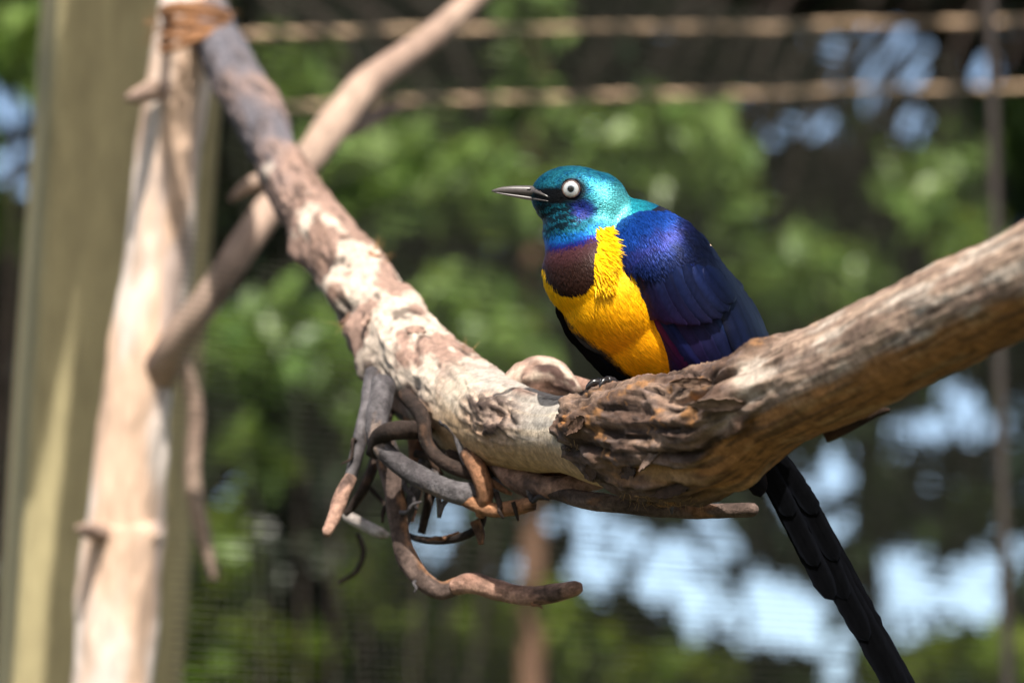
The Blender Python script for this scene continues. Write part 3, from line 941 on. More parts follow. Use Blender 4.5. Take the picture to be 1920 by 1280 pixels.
def flake(x, y, L, Wd, ang, lift, colr, curl=0.35):
    p0, n0 = limb_at(x, y)
    ex = RIGHT * math.cos(ang) + UP * math.sin(ang)
    ex = ex - n0 * (ex @ n0); ex /= np.linalg.norm(ex)
    ey = np.cross(n0, ex)
    nu, nv = 16, 8
    u = np.linspace(-1, 1, nu)[:, None]; v = np.linspace(-1, 1, nv)[None]
    k = np.stack([np.repeat(u * 2.3, nv, 1), np.repeat(v * 1.7, nu, 0), np.full((nu, nv), x * 0.013)], -1)
    nz = fbm(k + y * 0.01, 3)
    rim = 1 + 0.45 * fbm(k * 1.9 + 5, 2)
    sc = FOCUS / FPX
    hgt = lift * (0.25 + 0.75 * np.clip(u, 0, 1) ** 2) + curl * Wd * (v ** 2) * 0.5 + 3.5 * nz
    px_ = (u * np.sqrt(np.clip(1 - 0.55 * v ** 2, 0, 1)) * L * rim); py_ = v * np.sqrt(np.clip(1 - 0.6 * u ** 2, 0, 1)) * Wd * rim
    top = p0 + sc * (px_[..., None] * ex + py_[..., None] * ey + (hgt + 1.5)[..., None] * n0)
    bot = top - n0 * sc * 3.2
    Vv = np.vstack([top.reshape(-1, 3), bot.reshape(-1, 3)])
    i = np.arange(nu - 1)[:, None]; j = np.arange(nv - 1)[None]
    a = i * nv + j
    Ft = np.stack([a, a + nv, a + nv + 1, a + 1], -1).reshape(-1, 4)
    o = nu * nv
    rimi = [r_ * nv for r_ in range(nu)] + [(nu - 1) * nv + c for c in range(1, nv)] + [r_ * nv + nv - 1 for r_ in range(nu - 2, -1, -1)] + [c for c in range(nv - 2, 0, -1)]
    Fr = [[rimi[q], rimi[(q + 1) % len(rimi)], rimi[(q + 1) % len(rimi)] + o, rimi[q] + o] for q in range(len(rimi))]
    Fs = np.vstack([Ft, Ft[:, ::-1] + o, np.array(Fr)])
    cc = srgb(*colr)[None] * (1 + 0.5 * nz.reshape(-1, 1))
    return new_mesh('bark_flake', Vv, Fs, M_LIMB, perch, col=np.vstack([cc, cc * 0.8]))


for a in [(1082, 796, 30, 12, 0.45, 4, (104, 80, 66)), (1112, 880, 22, 13, 1.1, 5, (88, 70, 60)), (1300, 716, 50, 9, 0.15, 6, (120, 96, 80)),
          (1350, 756, 60, 13, 0.2, 2, (126, 104, 90)), (1225, 856, 42, 11, 0.3, 3, (124, 104, 92)), (1180, 884, 30, 13, 0.5, 4, (82, 66, 60)),
          (1260, 920, 46, 12, 0.1, 3, (70, 54, 44)), (700, 480, 14, 9, -0.8, 7, (190, 140, 110)), (690, 600, 24, 12, -1.0, 4, (180, 150, 134)),
          (780, 620, 34, 12, -0.9, 3, (170, 140, 124)), (650, 600, 16, 9, -2.0, 8, (160, 128, 110))]:
    flake(*a)
# dark torn strip under the far part of the limb
px_tube([(1545, 815, 1.40, 14), (1600, 792, 1.40, 12), (1645, 772, 1.40, 9), (1668, 768, 1.40, 4)], 40, 14, 0.5, 120, (srgb(70, 48, 32), srgb(50, 36, 26), srgb(90, 60, 36)), 'bark_strip', M_TWIG, perch)

# frayed fibres on the bark
Rs, Ds, Ls = [], [], []
fr = np.random.default_rng(23)
for x, y, n, dx, dy, sp, l0, l1 in [(1640, 520, 16, -0.6, 0.7, 26, 0.004, 0.011), (1700, 492, 22, -0.5, 0.5, 34, 0.002, 0.005), (1480, 606, 16, -0.3, 0.8, 34, 0.001, 0.003), (712, 462, 34, 0.3, 0.8, 9, 0.002, 0.006), (735, 488, 26, 0.5, 0.6, 8, 0.002, 0.006),
                                   (885, 652, 22, 0.2, 0.9, 14, 0.002, 0.004), (640, 610, 10, -0.9, -0.3, 10, 0.004, 0.010), (1250, 942, 40, 0.1, -0.8, 60, 0.001, 0.004), (1545, 838, 7, 0.3, -0.9, 8, 0.004, 0.009), (1825, 668, 6, 0.8, -0.4, 9, 0.004, 0.008),
                                   (1075, 835, 14, 0.2, -0.9, 10, 0.001, 0.003), (1190, 930, 18, 0.3, -0.8, 30, 0.002, 0.004), (800, 560, 14, 0.5, 0.6, 20, 0.001, 0.003)]:
    for _ in range(n):
        p0, n0 = limb_at(x + fr.normal(0, sp), y + fr.normal(0, 6) - 0 * sp)
        d = RIGHT * (dx + fr.normal(0, 0.45)) + UP * (dy + fr.normal(0, 0.3)) + n0 * abs(fr.normal(0, 0.4))
        Rs.append(p0); Ds.append(d / np.linalg.norm(d)); Ls.append(fr.uniform(l0, l1))
V, F = strands(np.array(Rs), np.array(Ds), np.array(Ls), 0.00011, 0.7, fr, 6)
tag(new_mesh('bark_fibre', V, F, M_FIBRE, perch), kind='stuff')

# the tangle of twigs hanging under the crook
TG = (srgb(118, 100, 92), srgb(84, 70, 64), srgb(160, 118, 88))
TB = (srgb(104, 100, 102), srgb(74, 70, 72), srgb(128, 112, 102))
TK = (srgb(62, 50, 44), srgb(44, 36, 32), srgb(88, 66, 52))
TP = (srgb(180, 144, 126), srgb(152, 116, 100), srgb(104, 84, 76))
TO = (srgb(166, 120, 88), srgb(126, 90, 68), srgb(92, 70, 58))


def twig(rows, cols, amp=0.22, m=20, n=None):
    L = sum(math.hypot(rows[i + 1][0] - rows[i][0], rows[i + 1][1] - rows[i][1]) for i in range(len(rows) - 1))
    px_tube(rows, n or max(16, int(L / 4)), m, amp, 170, cols, 'twig', M_TWIG, perch)


twig([(700, 700, 1.63, 16), (686, 770, 1.61, 13), (672, 840, 1.60, 13), (655, 900, 1.595, 11)], TB)
twig([(657, 895, 1.595, 12), (642, 925, 1.59, 14), (628, 965, 1.585, 13), (612, 998, 1.58, 10), (608, 1002, 1.58, 5)], TP)  # sunlit tip: the light is put into its pale pink colour
twig([(735, 735, 1.64, 15), (712, 830, 1.63, 11), (690, 900, 1.62, 10), (664, 945, 1.62, 9), (646, 965, 1.62, 5)], TK)
twig([(720, 720, 1.60, 24), (708, 780, 1.585, 22), (706, 820, 1.575, 19), (725, 850, 1.57, 20), (765, 880, 1.565, 20), (815, 908, 1.56, 20), (865, 925, 1.555, 21), (905, 922, 1.56, 20), (930, 900, 1.57, 18)], TB)
twig([(700, 850, 1.575, 15), (712, 818, 1.57, 18), (745, 806, 1.565, 18), (785, 806, 1.58, 17), (810, 790, 1.60, 15)], TK)
twig([(715, 780, 1.61, 20), (722, 850, 1.60, 19), (738, 920, 1.59, 18), (748, 985, 1.585, 18), (760, 1035, 1.58, 19), (788, 1082, 1.575, 18), (825, 1106, 1.572, 17), (862, 1095, 1.57, 16)], TG)
twig([(850, 1100, 1.57, 16), (885, 1092, 1.567, 20), (935, 1106, 1.565, 19), (990, 1117, 1.56, 18), (1040, 1112, 1.555, 18), (1078, 1102, 1.55, 15), (1090, 1100, 1.55, 9)], TP)  # sunlit end, again painted in pale pink
twig([(930, 900, 1.57, 9), (908, 950, 1.565, 8), (900, 985, 1.565, 8), (870, 1004, 1.57, 8), (830, 1014, 1.58, 7), (785, 1010, 1.59, 6), (760, 1000, 1.60, 4)], TK)
twig([(890, 975, 1.562, 10), (900, 1000, 1.562, 9), (902, 1020, 1.562, 5)], TO)
twig([(800, 770, 1.62, 14), (812, 850, 1.61, 13), (806, 930, 1.60, 11), (790, 1000, 1.60, 7)], TK)
twig([(770, 760, 1.64, 17), (778, 830, 1.63, 15), (782, 900, 1.62, 12), (770, 975, 1.61, 7)], TO)
twig([(840, 800, 1.60, 16), (800, 860, 1.595, 12), (775, 930, 1.59, 12), (760, 985, 1.59, 7)], TB)
twig([(760, 740, 1.59, 15), (790, 780, 1.575, 14), (800, 830, 1.57, 13), (830, 865, 1.565, 13), (880, 885, 1.56, 14), (930, 880, 1.56, 14)], TK)
twig([(830, 790, 1.575, 9), (856, 810, 1.565, 9), (868, 850, 1.56, 8), (878, 880, 1.56, 6)], TB)
twig([(880, 850, 1.56, 18), (900, 890, 1.55, 17), (910, 930, 1.55, 16), (900, 965, 1.555, 10)], TO)
twig([(870, 935, 1.555, 13), (920, 955, 1.55, 13), (965, 952, 1.545, 14), (1000, 944, 1.54, 13), (1004, 943, 1.54, 6)], TO)
twig([(930, 850, 1.56, 24), (965, 890, 1.55, 26), (1010, 912, 1.54, 24), (1060, 912, 1.53, 20), (1110, 902, 1.525, 18), (1150, 890, 1.52, 14)], TP, 0.28)
twig([(985, 905, 1.545, 14), (1050, 925, 1.53, 15), (1100, 938, 1.52, 17), (1180, 948, 1.51, 16), (1290, 958, 1.50, 14), (1380, 956, 1.49, 14), (1412, 955, 1.485, 13), (1419, 955, 1.485, 8)], TG)
twig([(960, 870, 1.56, 16), (1010, 885, 1.55, 14), (1060, 892, 1.54, 11), (1066, 893, 1.54, 6)], TO)
twig([(648, 966, 1.66, 9), (685, 985, 1.65, 11), (715, 1000, 1.64, 10), (728, 1004, 1.64, 5)], (srgb(190, 180, 172), srgb(160, 150, 144), srgb(130, 120, 112)))
twig([(670, 1000, 1.75, 4), (682, 1035, 1.75, 5), (668, 1070, 1.75, 5), (636, 1092, 1.75, 3)], TK)
twig([(690, 910, 1.64, 5), (725, 950, 1.64, 4), (748, 985, 1.63, 3)], TK)
twig([(962, 940, 1.54, 5), (968, 962, 1.54, 4), (972, 976, 1.54, 2)], TK)
twig([(860, 830, 1.60, 26), (900, 870, 1.59, 24), (940, 890, 1.58, 18), (980, 905, 1.57, 12)], TK, 0.4)
twig([(760, 760, 1.66, 26), (800, 800, 1.64, 24), (850, 840, 1.62, 22), (890, 870, 1.60, 16)], TK, 0.4)

# thinner side twigs of the tangle
trng = np.random.default_rng(44)
for x, y, dx, dy, D, r in [(700, 790, -26, 60, 1.61, 7), (735, 900, -18, 80, 1.60, 6), (760, 880, 22, 76, 1.59, 6), (815, 880, 8, 90, 1.585, 7), (845, 900, -20, 70, 1.57, 6), (930, 925, 14, 46, 1.55, 6), (690, 760, 46, 60, 1.62, 8),
                           (780, 850, 50, 40, 1.59, 8), (840, 850, 56, 34, 1.575, 9), (900, 900, 60, 26, 1.56, 8), (725, 800, 40, 90, 1.63, 9), (745, 960, 46, -20, 1.585, 5), (860, 1000, -60, 12, 1.58, 5), (990, 915, 40, 22, 1.54, 6), (1240, 945, 20, 18, 1.50, 4),
                           (1000, 1118, 18, 22, 1.56, 4), (790, 1084, -14, 26, 1.575, 4), (670, 830, -30, 40, 1.60, 4), (870, 780, 10, 80, 1.58, 10), (905, 850, 6, 80, 1.57, 9)]:
    w1, w2 = trng.normal(0, 9, 2)
    twig([(x, y, D, r), (x + dx * 0.35 + w1, y + dy * 0.35 + w2, D - 0.004, r * 0.9), (x + dx * 0.7 - w2 * 0.5, y + dy * 0.7, D - 0.006, r * 0.75), (x + dx, y + dy, D - 0.006, r * 0.4)], trng.choice(3) == 0 and TO or (TK if trng.random() < 0.6 else TB), 0.3, 10)

# ------------------------------------------------------------------ the starling (built in local px, py, w; then placed)
bird_loc = B(np.array([1190., 715., 20.]))
bird = empty('starling', bird_loc)
tag(bird, 'starling with teal head, golden yellow breast and glossy blue wings perched on the limb', 'bird')
brng = np.random.default_rng(77)


def ellipsoid(bm, c, r, ang=0.0, yaw=0.0):
    """c in px space, r = (along, across, depth), ang in the picture plane (py down), yaw about py axis"""
    M = Matrix.Translation(Vector(c)) @ Matrix.Rotation(math.radians(yaw), 4, 'Y') @ Matrix.Rotation(math.radians(ang), 4, 'Z') @ Matrix.Diagonal((*r, 1))
    bmesh.ops.create_icosphere(bm, subdivisions=4, radius=1.0, matrix=M)


bm = bmesh.new()
OX, OY = 1200.0, 550.0
E = lambda x, y, w, a, b_, c, ang=0, yaw=0: ellipsoid(bm, (x - OX, y - OY, w), (a, b_, c), ang, yaw)
E(1078, 371, 0, 84, 60, 58, 6)            # skull
E(1112, 398, 2, 68, 78, 62, 20)           # nape
E(1036, 384, -4, 36, 30, 30, 10)          # cheeks and chin
E(1026, 371, 0, 30, 16, 16, 4)            # base of the bill
E(1075, 430, -6, 57, 62, 64, 0)           # throat
E(1112, 470, -8, 92, 80, 84, 30)          # neck
E(1118, 512, -14, 101, 96, 104, 30)       # breast
E(1160, 560, -8, 120, 108, 112, 50)       # breast, lower
E(1198, 602, 4, 140, 96, 100, 50)         # belly
E(1215, 460, 16, 110, 74, 88, 35)         # mantle
E(1262, 520, 26, 135, 88, 92, 55)         # back
E(1300, 610, 40, 160, 84, 84, 58)         # rump
E(1360, 720, 90, 130, 60, 56, 62)         # undertail
me0 = bpy.data.meshes.new('tmp'); bm.to_mesh(me0); bm.free()
to = bpy.data.objects.new('tmp', me0); COL.objects.link(to)
md = to.modifiers.new('r', 'REMESH'); md.mode = 'VOXEL'; md.voxel_size = 5.0; md.adaptivity = 0
sm = to.modifiers.new('s', 'SMOOTH'); sm.factor = 0.5; sm.iterations = 26
dg = bpy.context.evaluated_depsgraph_get()
ev = to.evaluated_get(dg); em = ev.to_mesh()
nv = len(em.vertices); BV = np.empty(nv * 3, np.float32); em.vertices.foreach_get('co', BV); BV = BV.reshape(-1, 3).astype(float)
BF = [list(p.vertices) for p in em.polygons]
BN = np.empty(nv * 3, np.float32); em.vertices.foreach_get('normal', BN); BN = BN.reshape(-1, 3).astype(float)
ev.to_mesh_clear(); bpy.data.objects.remove(to); bpy.data.meshes.remove(me0)
BV += np.array([OX, OY, 0])
body_bvh = BVHTree.FromPolygons([Vector(v) for v in BV], BF)


def body_w(x, y, default=0.0):
    h = body_bvh.ray_cast(Vector((x, y, -600)), Vector((0, 0, 1)))
    return h[0].z if h[0] is not None else default


def lerp3(a, b_, t): return a + (b_ - a) * np.clip(t, 0, 1)[..., None]


YN_X = [960, 1020, 1060, 1090, 1118, 1140, 1165, 1200]; YN_Y = [464, 462, 458, 450, 438, 424, 398, 360]
XR_Y = [400, 436, 460, 480, 500, 520, 534, 544, 550]; XR_X = [1150, 1121, 1117, 1115, 1112, 1107, 1097, 1083, 1062]
XL_Y = [400, 465, 478, 500, 520, 534, 544, 550]; XL_X = [980, 1010, 1020, 1021, 1026, 1035, 1046, 1062]


def plumage_colour(x, y, w, rnd):
    """the bird's own pattern: colour, iridescence"""
    n = len(x)
    nz = fbm(np.stack([x / 16, y / 16, w / 16], 1), 3)
    xj = x + 5 * nz + rnd[:, 0] * 4; yj = y + 4 * nz + rnd[:, 1] * 4.5
    yn = np.interp(xj, YN_X, YN_Y)
    teal = np.zeros((n, 3)) + srgb(34, 110, 130)
    teal = lerp3(teal, srgb(14, 78, 116)[None], sstep(0.0, 0.4, nz + 0.4 * rnd[:, 2]))
    teal = lerp3(teal, srgb(96, 190, 190)[None], sstep(1085, 1150, x) * sstep(325, 380, y) * 0.75)  # glossy highlight on the nape, painted into the colour
    c = teal; met = np.full(n, 0.55)
    # lores, chin and ear patch
    lore = np.exp(-(((x - 1034) / 44) ** 2 + ((y - 366 - 0.05 * (x - 1030)) / 16) ** 2) ** 2)
    ring = np.exp(-(((x - 1072) / 25) ** 2 + ((y - 356) / 23) ** 2) ** 3)
    cheek = np.exp(-(((x - 1056) / 44) ** 2 + ((y - 400) / 27) ** 2) ** 2)
    chin = np.exp(-(((x - 1022) / 32) ** 2 + ((y - 402) / 34) ** 2) ** 2)
    ear = np.exp(-(((x - 1087) / 25) ** 2 + ((y - 390) / 20) ** 2) ** 3)
    low_ = np.clip(cheek + chin, 0, 1)
    row_ = np.sin((y + 0.35 * x) / 2.3 + 6 * nz) + 0.8 * rnd[:, 2]
    c = lerp3(c, srgb(8, 20, 28)[None], low_ * np.where(row_ > -0.35, 0.93, 0.35))
    met = met * (1 - 0.5 * low_ * (row_ > -0.35))
    c = lerp3(c, srgb(18, 26, 92)[None], ear * 0.95)
    c = lerp3(c, srgb(10, 11, 14)[None], np.clip(lore * 1.3, 0, 1)); c = lerp3(c, srgb(14, 14, 17)[None], np.clip(ring * 1.2, 0, 1))
    met = met * (1 - 0.8 * np.clip(lore + ring, 0, 1))
    # throat to bib
    d = yj - yn
    frontal = 1 - sstep(1112, 1140, x)
    c = lerp3(c, srgb(24, 96, 170)[None], sstep(-30, -14, d) * frontal)
    c = lerp3(c, srgb(26, 40, 120)[None], sstep(-12, -4, d) * frontal)
    c = lerp3(c, srgb(52, 30, 78)[None], sstep(-2, 3, d) * frontal)
    bib = lerp3(np.zeros((n, 3)) + srgb(66, 38, 42), srgb(42, 24, 19)[None], sstep(8, 45, d))
    c = lerp3(c, bib, sstep(3, 9, d) * frontal)
    met = met * (1 - frontal * sstep(2, 10, d) * 0.75)
    xr = np.interp(yj, XR_Y, XR_X); xl = np.interp(yj, XL_Y, XL_X)
    inb = (d > 2) & ((xj > xr) | (xj < xl) | (yj > 550)) & (x < 1400)
    yel = lerp3(np.zeros((n, 3)) + srgb(252, 196, 10), srgb(246, 166, 8)[None], sstep(480, 640, y))
    yel = yel * (1 + 0.22 * rnd[:, 2:3]) 
    front = (x < np.where(y < 432, 1150, 1190) + np.maximum(0, (y - 540)) * 0.9) & inb & (d > 0)
    c = np.where(front[:, None], yel, c); met = np.where(front, 0.0, met)
    # mantle and back
    back = sstep(1172, 1182, x) * (1 - front)
    bc = lerp3(np.zeros((n, 3)) + srgb(34, 140, 156), srgb(24, 70, 130)[None], sstep(1195, 1250, x))
    bc = lerp3(bc, srgb(16, 22, 44)[None], np.maximum(sstep(1240, 1290, x + 0.3 * (y - 390)), sstep(402, 428, y)))
    c = c + (bc - c) * back[:, None]
    # under parts: black vent and far flank
    vent = (y - 582) - (x - 1053) * 0.90
    blk = sstep(4, 14, vent + 6 * nz + rnd[:, 0] * 6) * (x < 1300)
    c = c + (srgb(12, 12, 15)[None] - c) * blk[:, None]; met = met * (1 - blk)
    return c, met


rn = brng.uniform(-1, 1, (nv, 3)) * 0.3
c, mt = plumage_colour(BV[:, 0], BV[:, 1], BV[:, 2], rn)
tri = [f for f in BF if len(f) == 3]; quad = [f for f in BF if len(f) == 4]
body = new_mesh('body', B(BV - BN * 2.0), (np.array(quad), np.array(tri)) if tri else np.array(quad), M_PLUM, bird, col=np.concatenate([c * 0.8, mt[:, None]], 1))

# small feathers all over the body
qf = np.array(quad)
v0, v1, v2, v3 = (BV[qf[:, k]] for k in range(4))
ar = np.linalg.norm(np.cross(v2 - v0, v3 - v1), axis=1) / 2
cen = (v0 + v1 + v2 + v3) / 4
near = np.where(cen[:, 2] < 60, 1.0, 0.35) * np.where(cen[:, 0] > 1330, 0.2, 1.0)
dens = np.where((cen[:, 1] < 470) & (cen[:, 0] < 1250), 1.6, 1.0)
pw = ar * near * dens; pw /= pw.sum()
NF = 95000
fi = brng.choice(len(qf), NF, p=pw)
a, b2 = brng.random((2, NF, 1))
pp = (1 - a) * ((1 - b2) * v0[fi] + b2 * v1[fi]) + a * ((1 - b2) * v3[fi] + b2 * v2[fi])
nn = BN[qf[fi, 0]] * (1 - a) + BN[qf[fi, 2]] * a
nn /= np.linalg.norm(nn, axis=1)[:, None]
# flow of the plumage: back from the bill over the head, down the breast to the vent
dh = pp - np.array([992, 362, 0]); dh[:, 1] *= 1.0
dh /= np.linalg.norm(dh, axis=1)[:, None] + 1e-6
db = np.stack([0.42 + 0.0022 * (pp[:, 1] - 480), np.full(NF, 0.9), np.zeros(NF) - 0.1], 1)
k = sstep(395, 470, pp[:, 1] + 0.15 * (pp[:, 0] - 1080))[:, None]
fl = dh * (1 - k) + db * k
ylw0 = (pp[:, 1] > 470) | (pp[:, 0] > 1118) & (pp[:, 1] > 430)
fl += brng.normal(size=(NF, 3)) * np.where(ylw0, 0.06, 0.13)[:, None]
fl -= (fl * nn).sum(1)[:, None] * nn; fl /= np.linalg.norm(fl, axis=1)[:, None]
rnd = brng.uniform(-1, 1, (NF, 3))
pc, pm = plumage_colour(pp[:, 0], pp[:, 1], pp[:, 2], rnd)
isyel = (pc[:, 0] > 0.5) & (pc[:, 2] < 0.05)
head = pp[:, 1] < 440
throat = (pp[:, 1] > 385) & (pp[:, 1] < 462) & (pp[:, 0] < 1110)
Lf = np.where(isyel, brng.uniform(16, 28, NF), np.where(head, brng.uniform(5, 9, NF), brng.uniform(9, 15, NF)))
Lf = np.where(throat, brng.uniform(8, 15, NF), Lf)
eye_d = np.hypot(pp[:, 0] - 1072, pp[:, 1] - 356)
Lf = np.where(eye_d < 32, brng.uniform(3.0, 5.0, NF), Lf)
Lf = np.where((pp[:, 0] < 1040) & (pp[:, 1] < 392), brng.uniform(3.5, 6, NF), Lf)
Wf = np.where(isyel, 1.15, np.where(head, 3.0, 3.4)); Wf = np.where(throat, 4.2, Wf); Wf = np.where(eye_d < 32, 1.8, Wf)
lift = np.where(isyel, 0.02, 0.11) + np.abs(brng.normal(0, 1, NF)) * np.where(isyel, 0.018, 0.045)
keep = ~((eye_d < 20) & (pp[:, 2] < 0))
pp, nn, fl, pc, pm, Lf, Wf, lift, rnd = (q[keep] for q in (pp, nn, fl, pc, pm, Lf, Wf, lift, rnd))


def blades(p, n, d, L, Wd, lift):
    s = np.cross(n, d)
    L = L[:, None]; Wd = Wd[:, None]; li = lift[:, None]
    r0 = p - n * 1.5
    m1 = p + d * L * 0.55 + n * (L * li * 0.75)
    t1 = p + d * L + n * (L * li * 0.8)
    V = np.stack([r0 + s * Wd * 0.4, r0 - s * Wd * 0.4, m1 - s * Wd * 0.55 - n * 0.3, m1 + n * 0.35, m1 + s * Wd * 0.55 - n * 0.3, t1], 1)
    k = np.arange(len(p))[:, None] * 6
    T = np.concatenate([k + [0, 3, 4], k + [0, 1, 3], k + [1, 2, 3], k + [4, 3, 5], k + [3, 2, 5]])
    return V.reshape(-1, 3), T


V, T = blades(pp, nn, fl, Lf, Wf, lift)
shade = np.where((pc[:, 2] > pc[:, 0]), 1 + 0.5 * rnd[:, 1], 1 + 0.22 * rnd[:, 1])[:, None]
cc = np.repeat(np.concatenate([pc * shade, pm[:, None]], 1), 6, 0)
tag(new_mesh('plumage', B(V), T, M_PLUM, body, col=cc), kind='stuff')


# ---- wing and tail feathers: each a cambered vane on the surface of the folded wing
WC = np.array([1270., 545.]); TD = np.array([0.50, 0.866]); ND = np.array([0.866, -0.50])


def wing_surf(x, y):
    dx = x - WC[0]; dy = y - WC[1]
    al = dx * TD[0] + dy * TD[1]; pe = dx * ND[0] + dy * ND[1]
    a = np.where(al < 0, np.abs(al) / 185.0, np.abs(al) / 460.0)
    b_ = np.abs(pe - 2) / np.where(pe > 0, 106.0, 112.0)
    h = np.clip(1 - a ** 2.4, 0, 1) ** 0.5 * np.clip(1 - b_ ** 2.4, 0, 1) ** 0.5
    return 40 - 152 * h + np.maximum(0, al - 120) * 0.25


def feather(name, parent, pts, width, layer, c0, c1, surf, met=0.5, edge=None, n=26, m=9, tipr=0.78, camber=3.0, root=0.35, blunt=0.5, seed=None):
    """pts: px path root -> tip; c0 root colour, c1 tip colour; layer: px towards the camera"""
    q = catmull(np.array(pts, float), n)
    t = np.linspace(0, 1, n)[:, None]
    tg = np.gradient(q, axis=0); tg /= np.linalg.norm(tg, axis=1)[:, None]
    pn = np.stack([-tg[:, 1], tg[:, 0]], 1)
    hw = np.minimum(1, root + (1 - root) * (t / 0.22)) * np.clip(1 - np.clip((t - tipr) / (1 - tipr), 0, 1) ** 2.2, 0, 1) ** blunt * width / 2
    v = np.linspace(-1, 1, m)[None]
    rg = np.random.default_rng(int(abs(pts[0][0] * 7 + pts[-1][1] * 3 + width)) % 99991)
    fray = 1 + 0.035 * rg.normal(size=(n, m)) * (np.abs(v) > 0.9)
    x = q[:, 0:1] + pn[:, 0:1] * hw * v * fray; y = q[:, 1:2] + pn[:, 1:2] * hw * v * fray
    w = surf(x, y) - layer - camber * (1 - v ** 2) - 2.5 * t + 0.25 * np.sin(v * 30 + t * 60) * (np.abs(v) < 0.95)
    w = w - 0.9 * np.exp(-(v / 0.1) ** 2) * (1 - t)
    V = np.stack([x, y, w], -1).reshape(-1, 3)
    i = np.arange(n - 1)[:, None]; j = np.arange(m - 1)[None]
    a = i * m + j
    Fq = np.stack([a, a + 1, a + m + 1, a + m], -1).reshape(-1, 4)
    c0 = np.array(c0); c1 = np.array(c1)
    cc = c0 + (c1 - c0) * (t ** 1.2)[..., None]
    cc = np.repeat(cc, m, 1)
    if edge is not None:
        cc = cc + (np.array(edge) - cc) * (sstep(0.55, 1.0, np.abs(v)) * 0.8 * (0.4 + 0.6 * t))[..., None]
    cc = cc * (1 + 0.10 * rg.normal(size=(n, m, 1))) * (1 - 0.3 * np.exp(-(v / 0.08) ** 2))[..., None]
    # a barb-thin vane with two faces
    V2 = V + np.array([0, 0, 0.5])
    V = np.vstack([V, V2]); Fq = np.vstack([Fq, Fq[:, ::-1] + n * m])
    cc = np.vstack([cc.reshape(-1, 3)] * 2).clip(0, 1)
    return new_mesh(name, B(V), Fq, M_TAIL if parent.name.startswith(('tail', 'far_wing')) else M_PLUM, parent, col=np.concatenate([cc, np.full((len(cc), 1), met)], 1))


NAVY = srgb(18, 28, 64); INK = srgb(14, 18, 34); BLUE = srgb(26, 50, 130); COB = srgb(18, 60, 138); IND = srgb(16, 34, 84); PUR = srgb(46, 28, 78); MAG = srgb(84, 26, 84); BLK = srgb(7, 7, 10); SLATE = srgb(26, 40, 78)

# base of the folded wing: the shell the feathers lie on
gu, gv = np.meshgrid(np.linspace(-0.86, 0.72, 44), np.linspace(-0.93, 0.95, 30), indexing='ij')
al = np.where(gu < 0, gu * 180, gu * 400); wfac = np.sqrt(np.clip(1 - np.where(gu < 0, np.abs(gu), 0) ** 2.4, 0, 1)) * 96
X = WC[0] + al * TD[0] + gv * wfac * ND[0]; Y = WC[1] + al * TD[1] + gv * wfac * ND[1]
Wv = wing_surf(X, Y) + 3
V = np.stack([X, Y, Wv], -1).reshape(-1, 3); V2 = V + np.array([0, 0, 14.0])
i = np.arange(43)[:, None]; j = np.arange(29)[None]; a = i * 30 + j
Fq = np.stack([a, a + 1, a + 31, a + 30], -1).reshape(-1, 4)
wing = new_mesh('wing', B(np.vstack([V, V2])), np.vstack([Fq, Fq[:, ::-1] + len(V)]), M_PLUM, bird,
                col=np.concatenate([np.repeat(INK[None], 2 * len(V), 0), np.full((2 * len(V), 1), 0.1)], 1))


def lerpP(p, q, t): return (p[0] + (q[0] - p[0]) * t, p[1] + (q[1] - p[1]) * t)


# primaries and secondaries, lowest layer; folded along the wing towards the tip behind the limb
for k in range(6):
    f = k / 5
    r_ = lerpP((1212, 560), (1320, 540), f); md_ = lerpP((1262, 655), (1388, 640), f); tp = lerpP((1400, 915), (1446, 820), f)
    feather('primary_feather', wing, [r_, lerpP(r_, md_, 0.5), md_, lerpP(md_, tp, 0.5), tp], 50, 2 + 1.8 * k, lerp3(PUR, SLATE, np.array(f)), lerp3(INK, INK, np.array(f)), wing_surf, 0.35, edge=INK, n=34)
# purple outer edge of the folded hand
for k, (o, cA, cB) in enumerate([(0, PUR, MAG), (12, MAG, PUR * 0.7), (24, IND, PUR)]):
    feather('primary_feather', wing, [(1196 + o, 545), (1222 + o, 600), (1256 + o, 652), (1300 + o, 712), (1352 + o, 800)], 26, 3 + 2.2 * k, cA, cB * 0.6, wing_surf, 0.45, edge=BLK, n=30)
# long tertials along the back edge
for k in range(4):
    f = k / 3
    feather('tertial_feather', wing, [lerpP((1318, 470), (1352, 500), f), lerpP((1345, 540), (1372, 545), f), lerpP((1378, 606), (1404, 596), f), lerpP((1408, 690), (1434, 668), f)], 44, 14 - 2.5 * k,
            INK, lerp3(NAVY, INK, np.array(0.5 + 0.5 * f)), wing_surf, 0.2, edge=BLK)
# greater coverts
tips = [(1213, 585), (1236, 598), (1262, 606), (1288, 610), (1312, 610), (1334, 606), (1352, 598), (1366, 584), (1376, 568)]
for k, tp in enumerate(tips):
    f = k / (len(tips) - 1)
    r_ = lerpP((1172, 486), (1322, 500), f); md_ = (r_[0] * 0.45 + tp[0] * 0.55 - 9 * (1 - f) - 2, r_[1] * 0.45 + tp[1] * 0.55 + 6 * (1 - f))
    fb = (0.75, 1.25)[k % 2]
    feather('covert_feather', wing, [r_, md_, tp], 44 - 6 * f, 14 + 2.2 * k, fb * lerp3(SLATE, NAVY, np.array(f)), lerp3(lerp3(NAVY, MAG, np.array(0.35 * (1 - f))), INK, np.array(f)), wing_surf, 0.5,
            edge=lerp3(MAG, INK, np.array(min(1, f * 1.6))) * 0.5, tipr=0.7, camber=2.8)
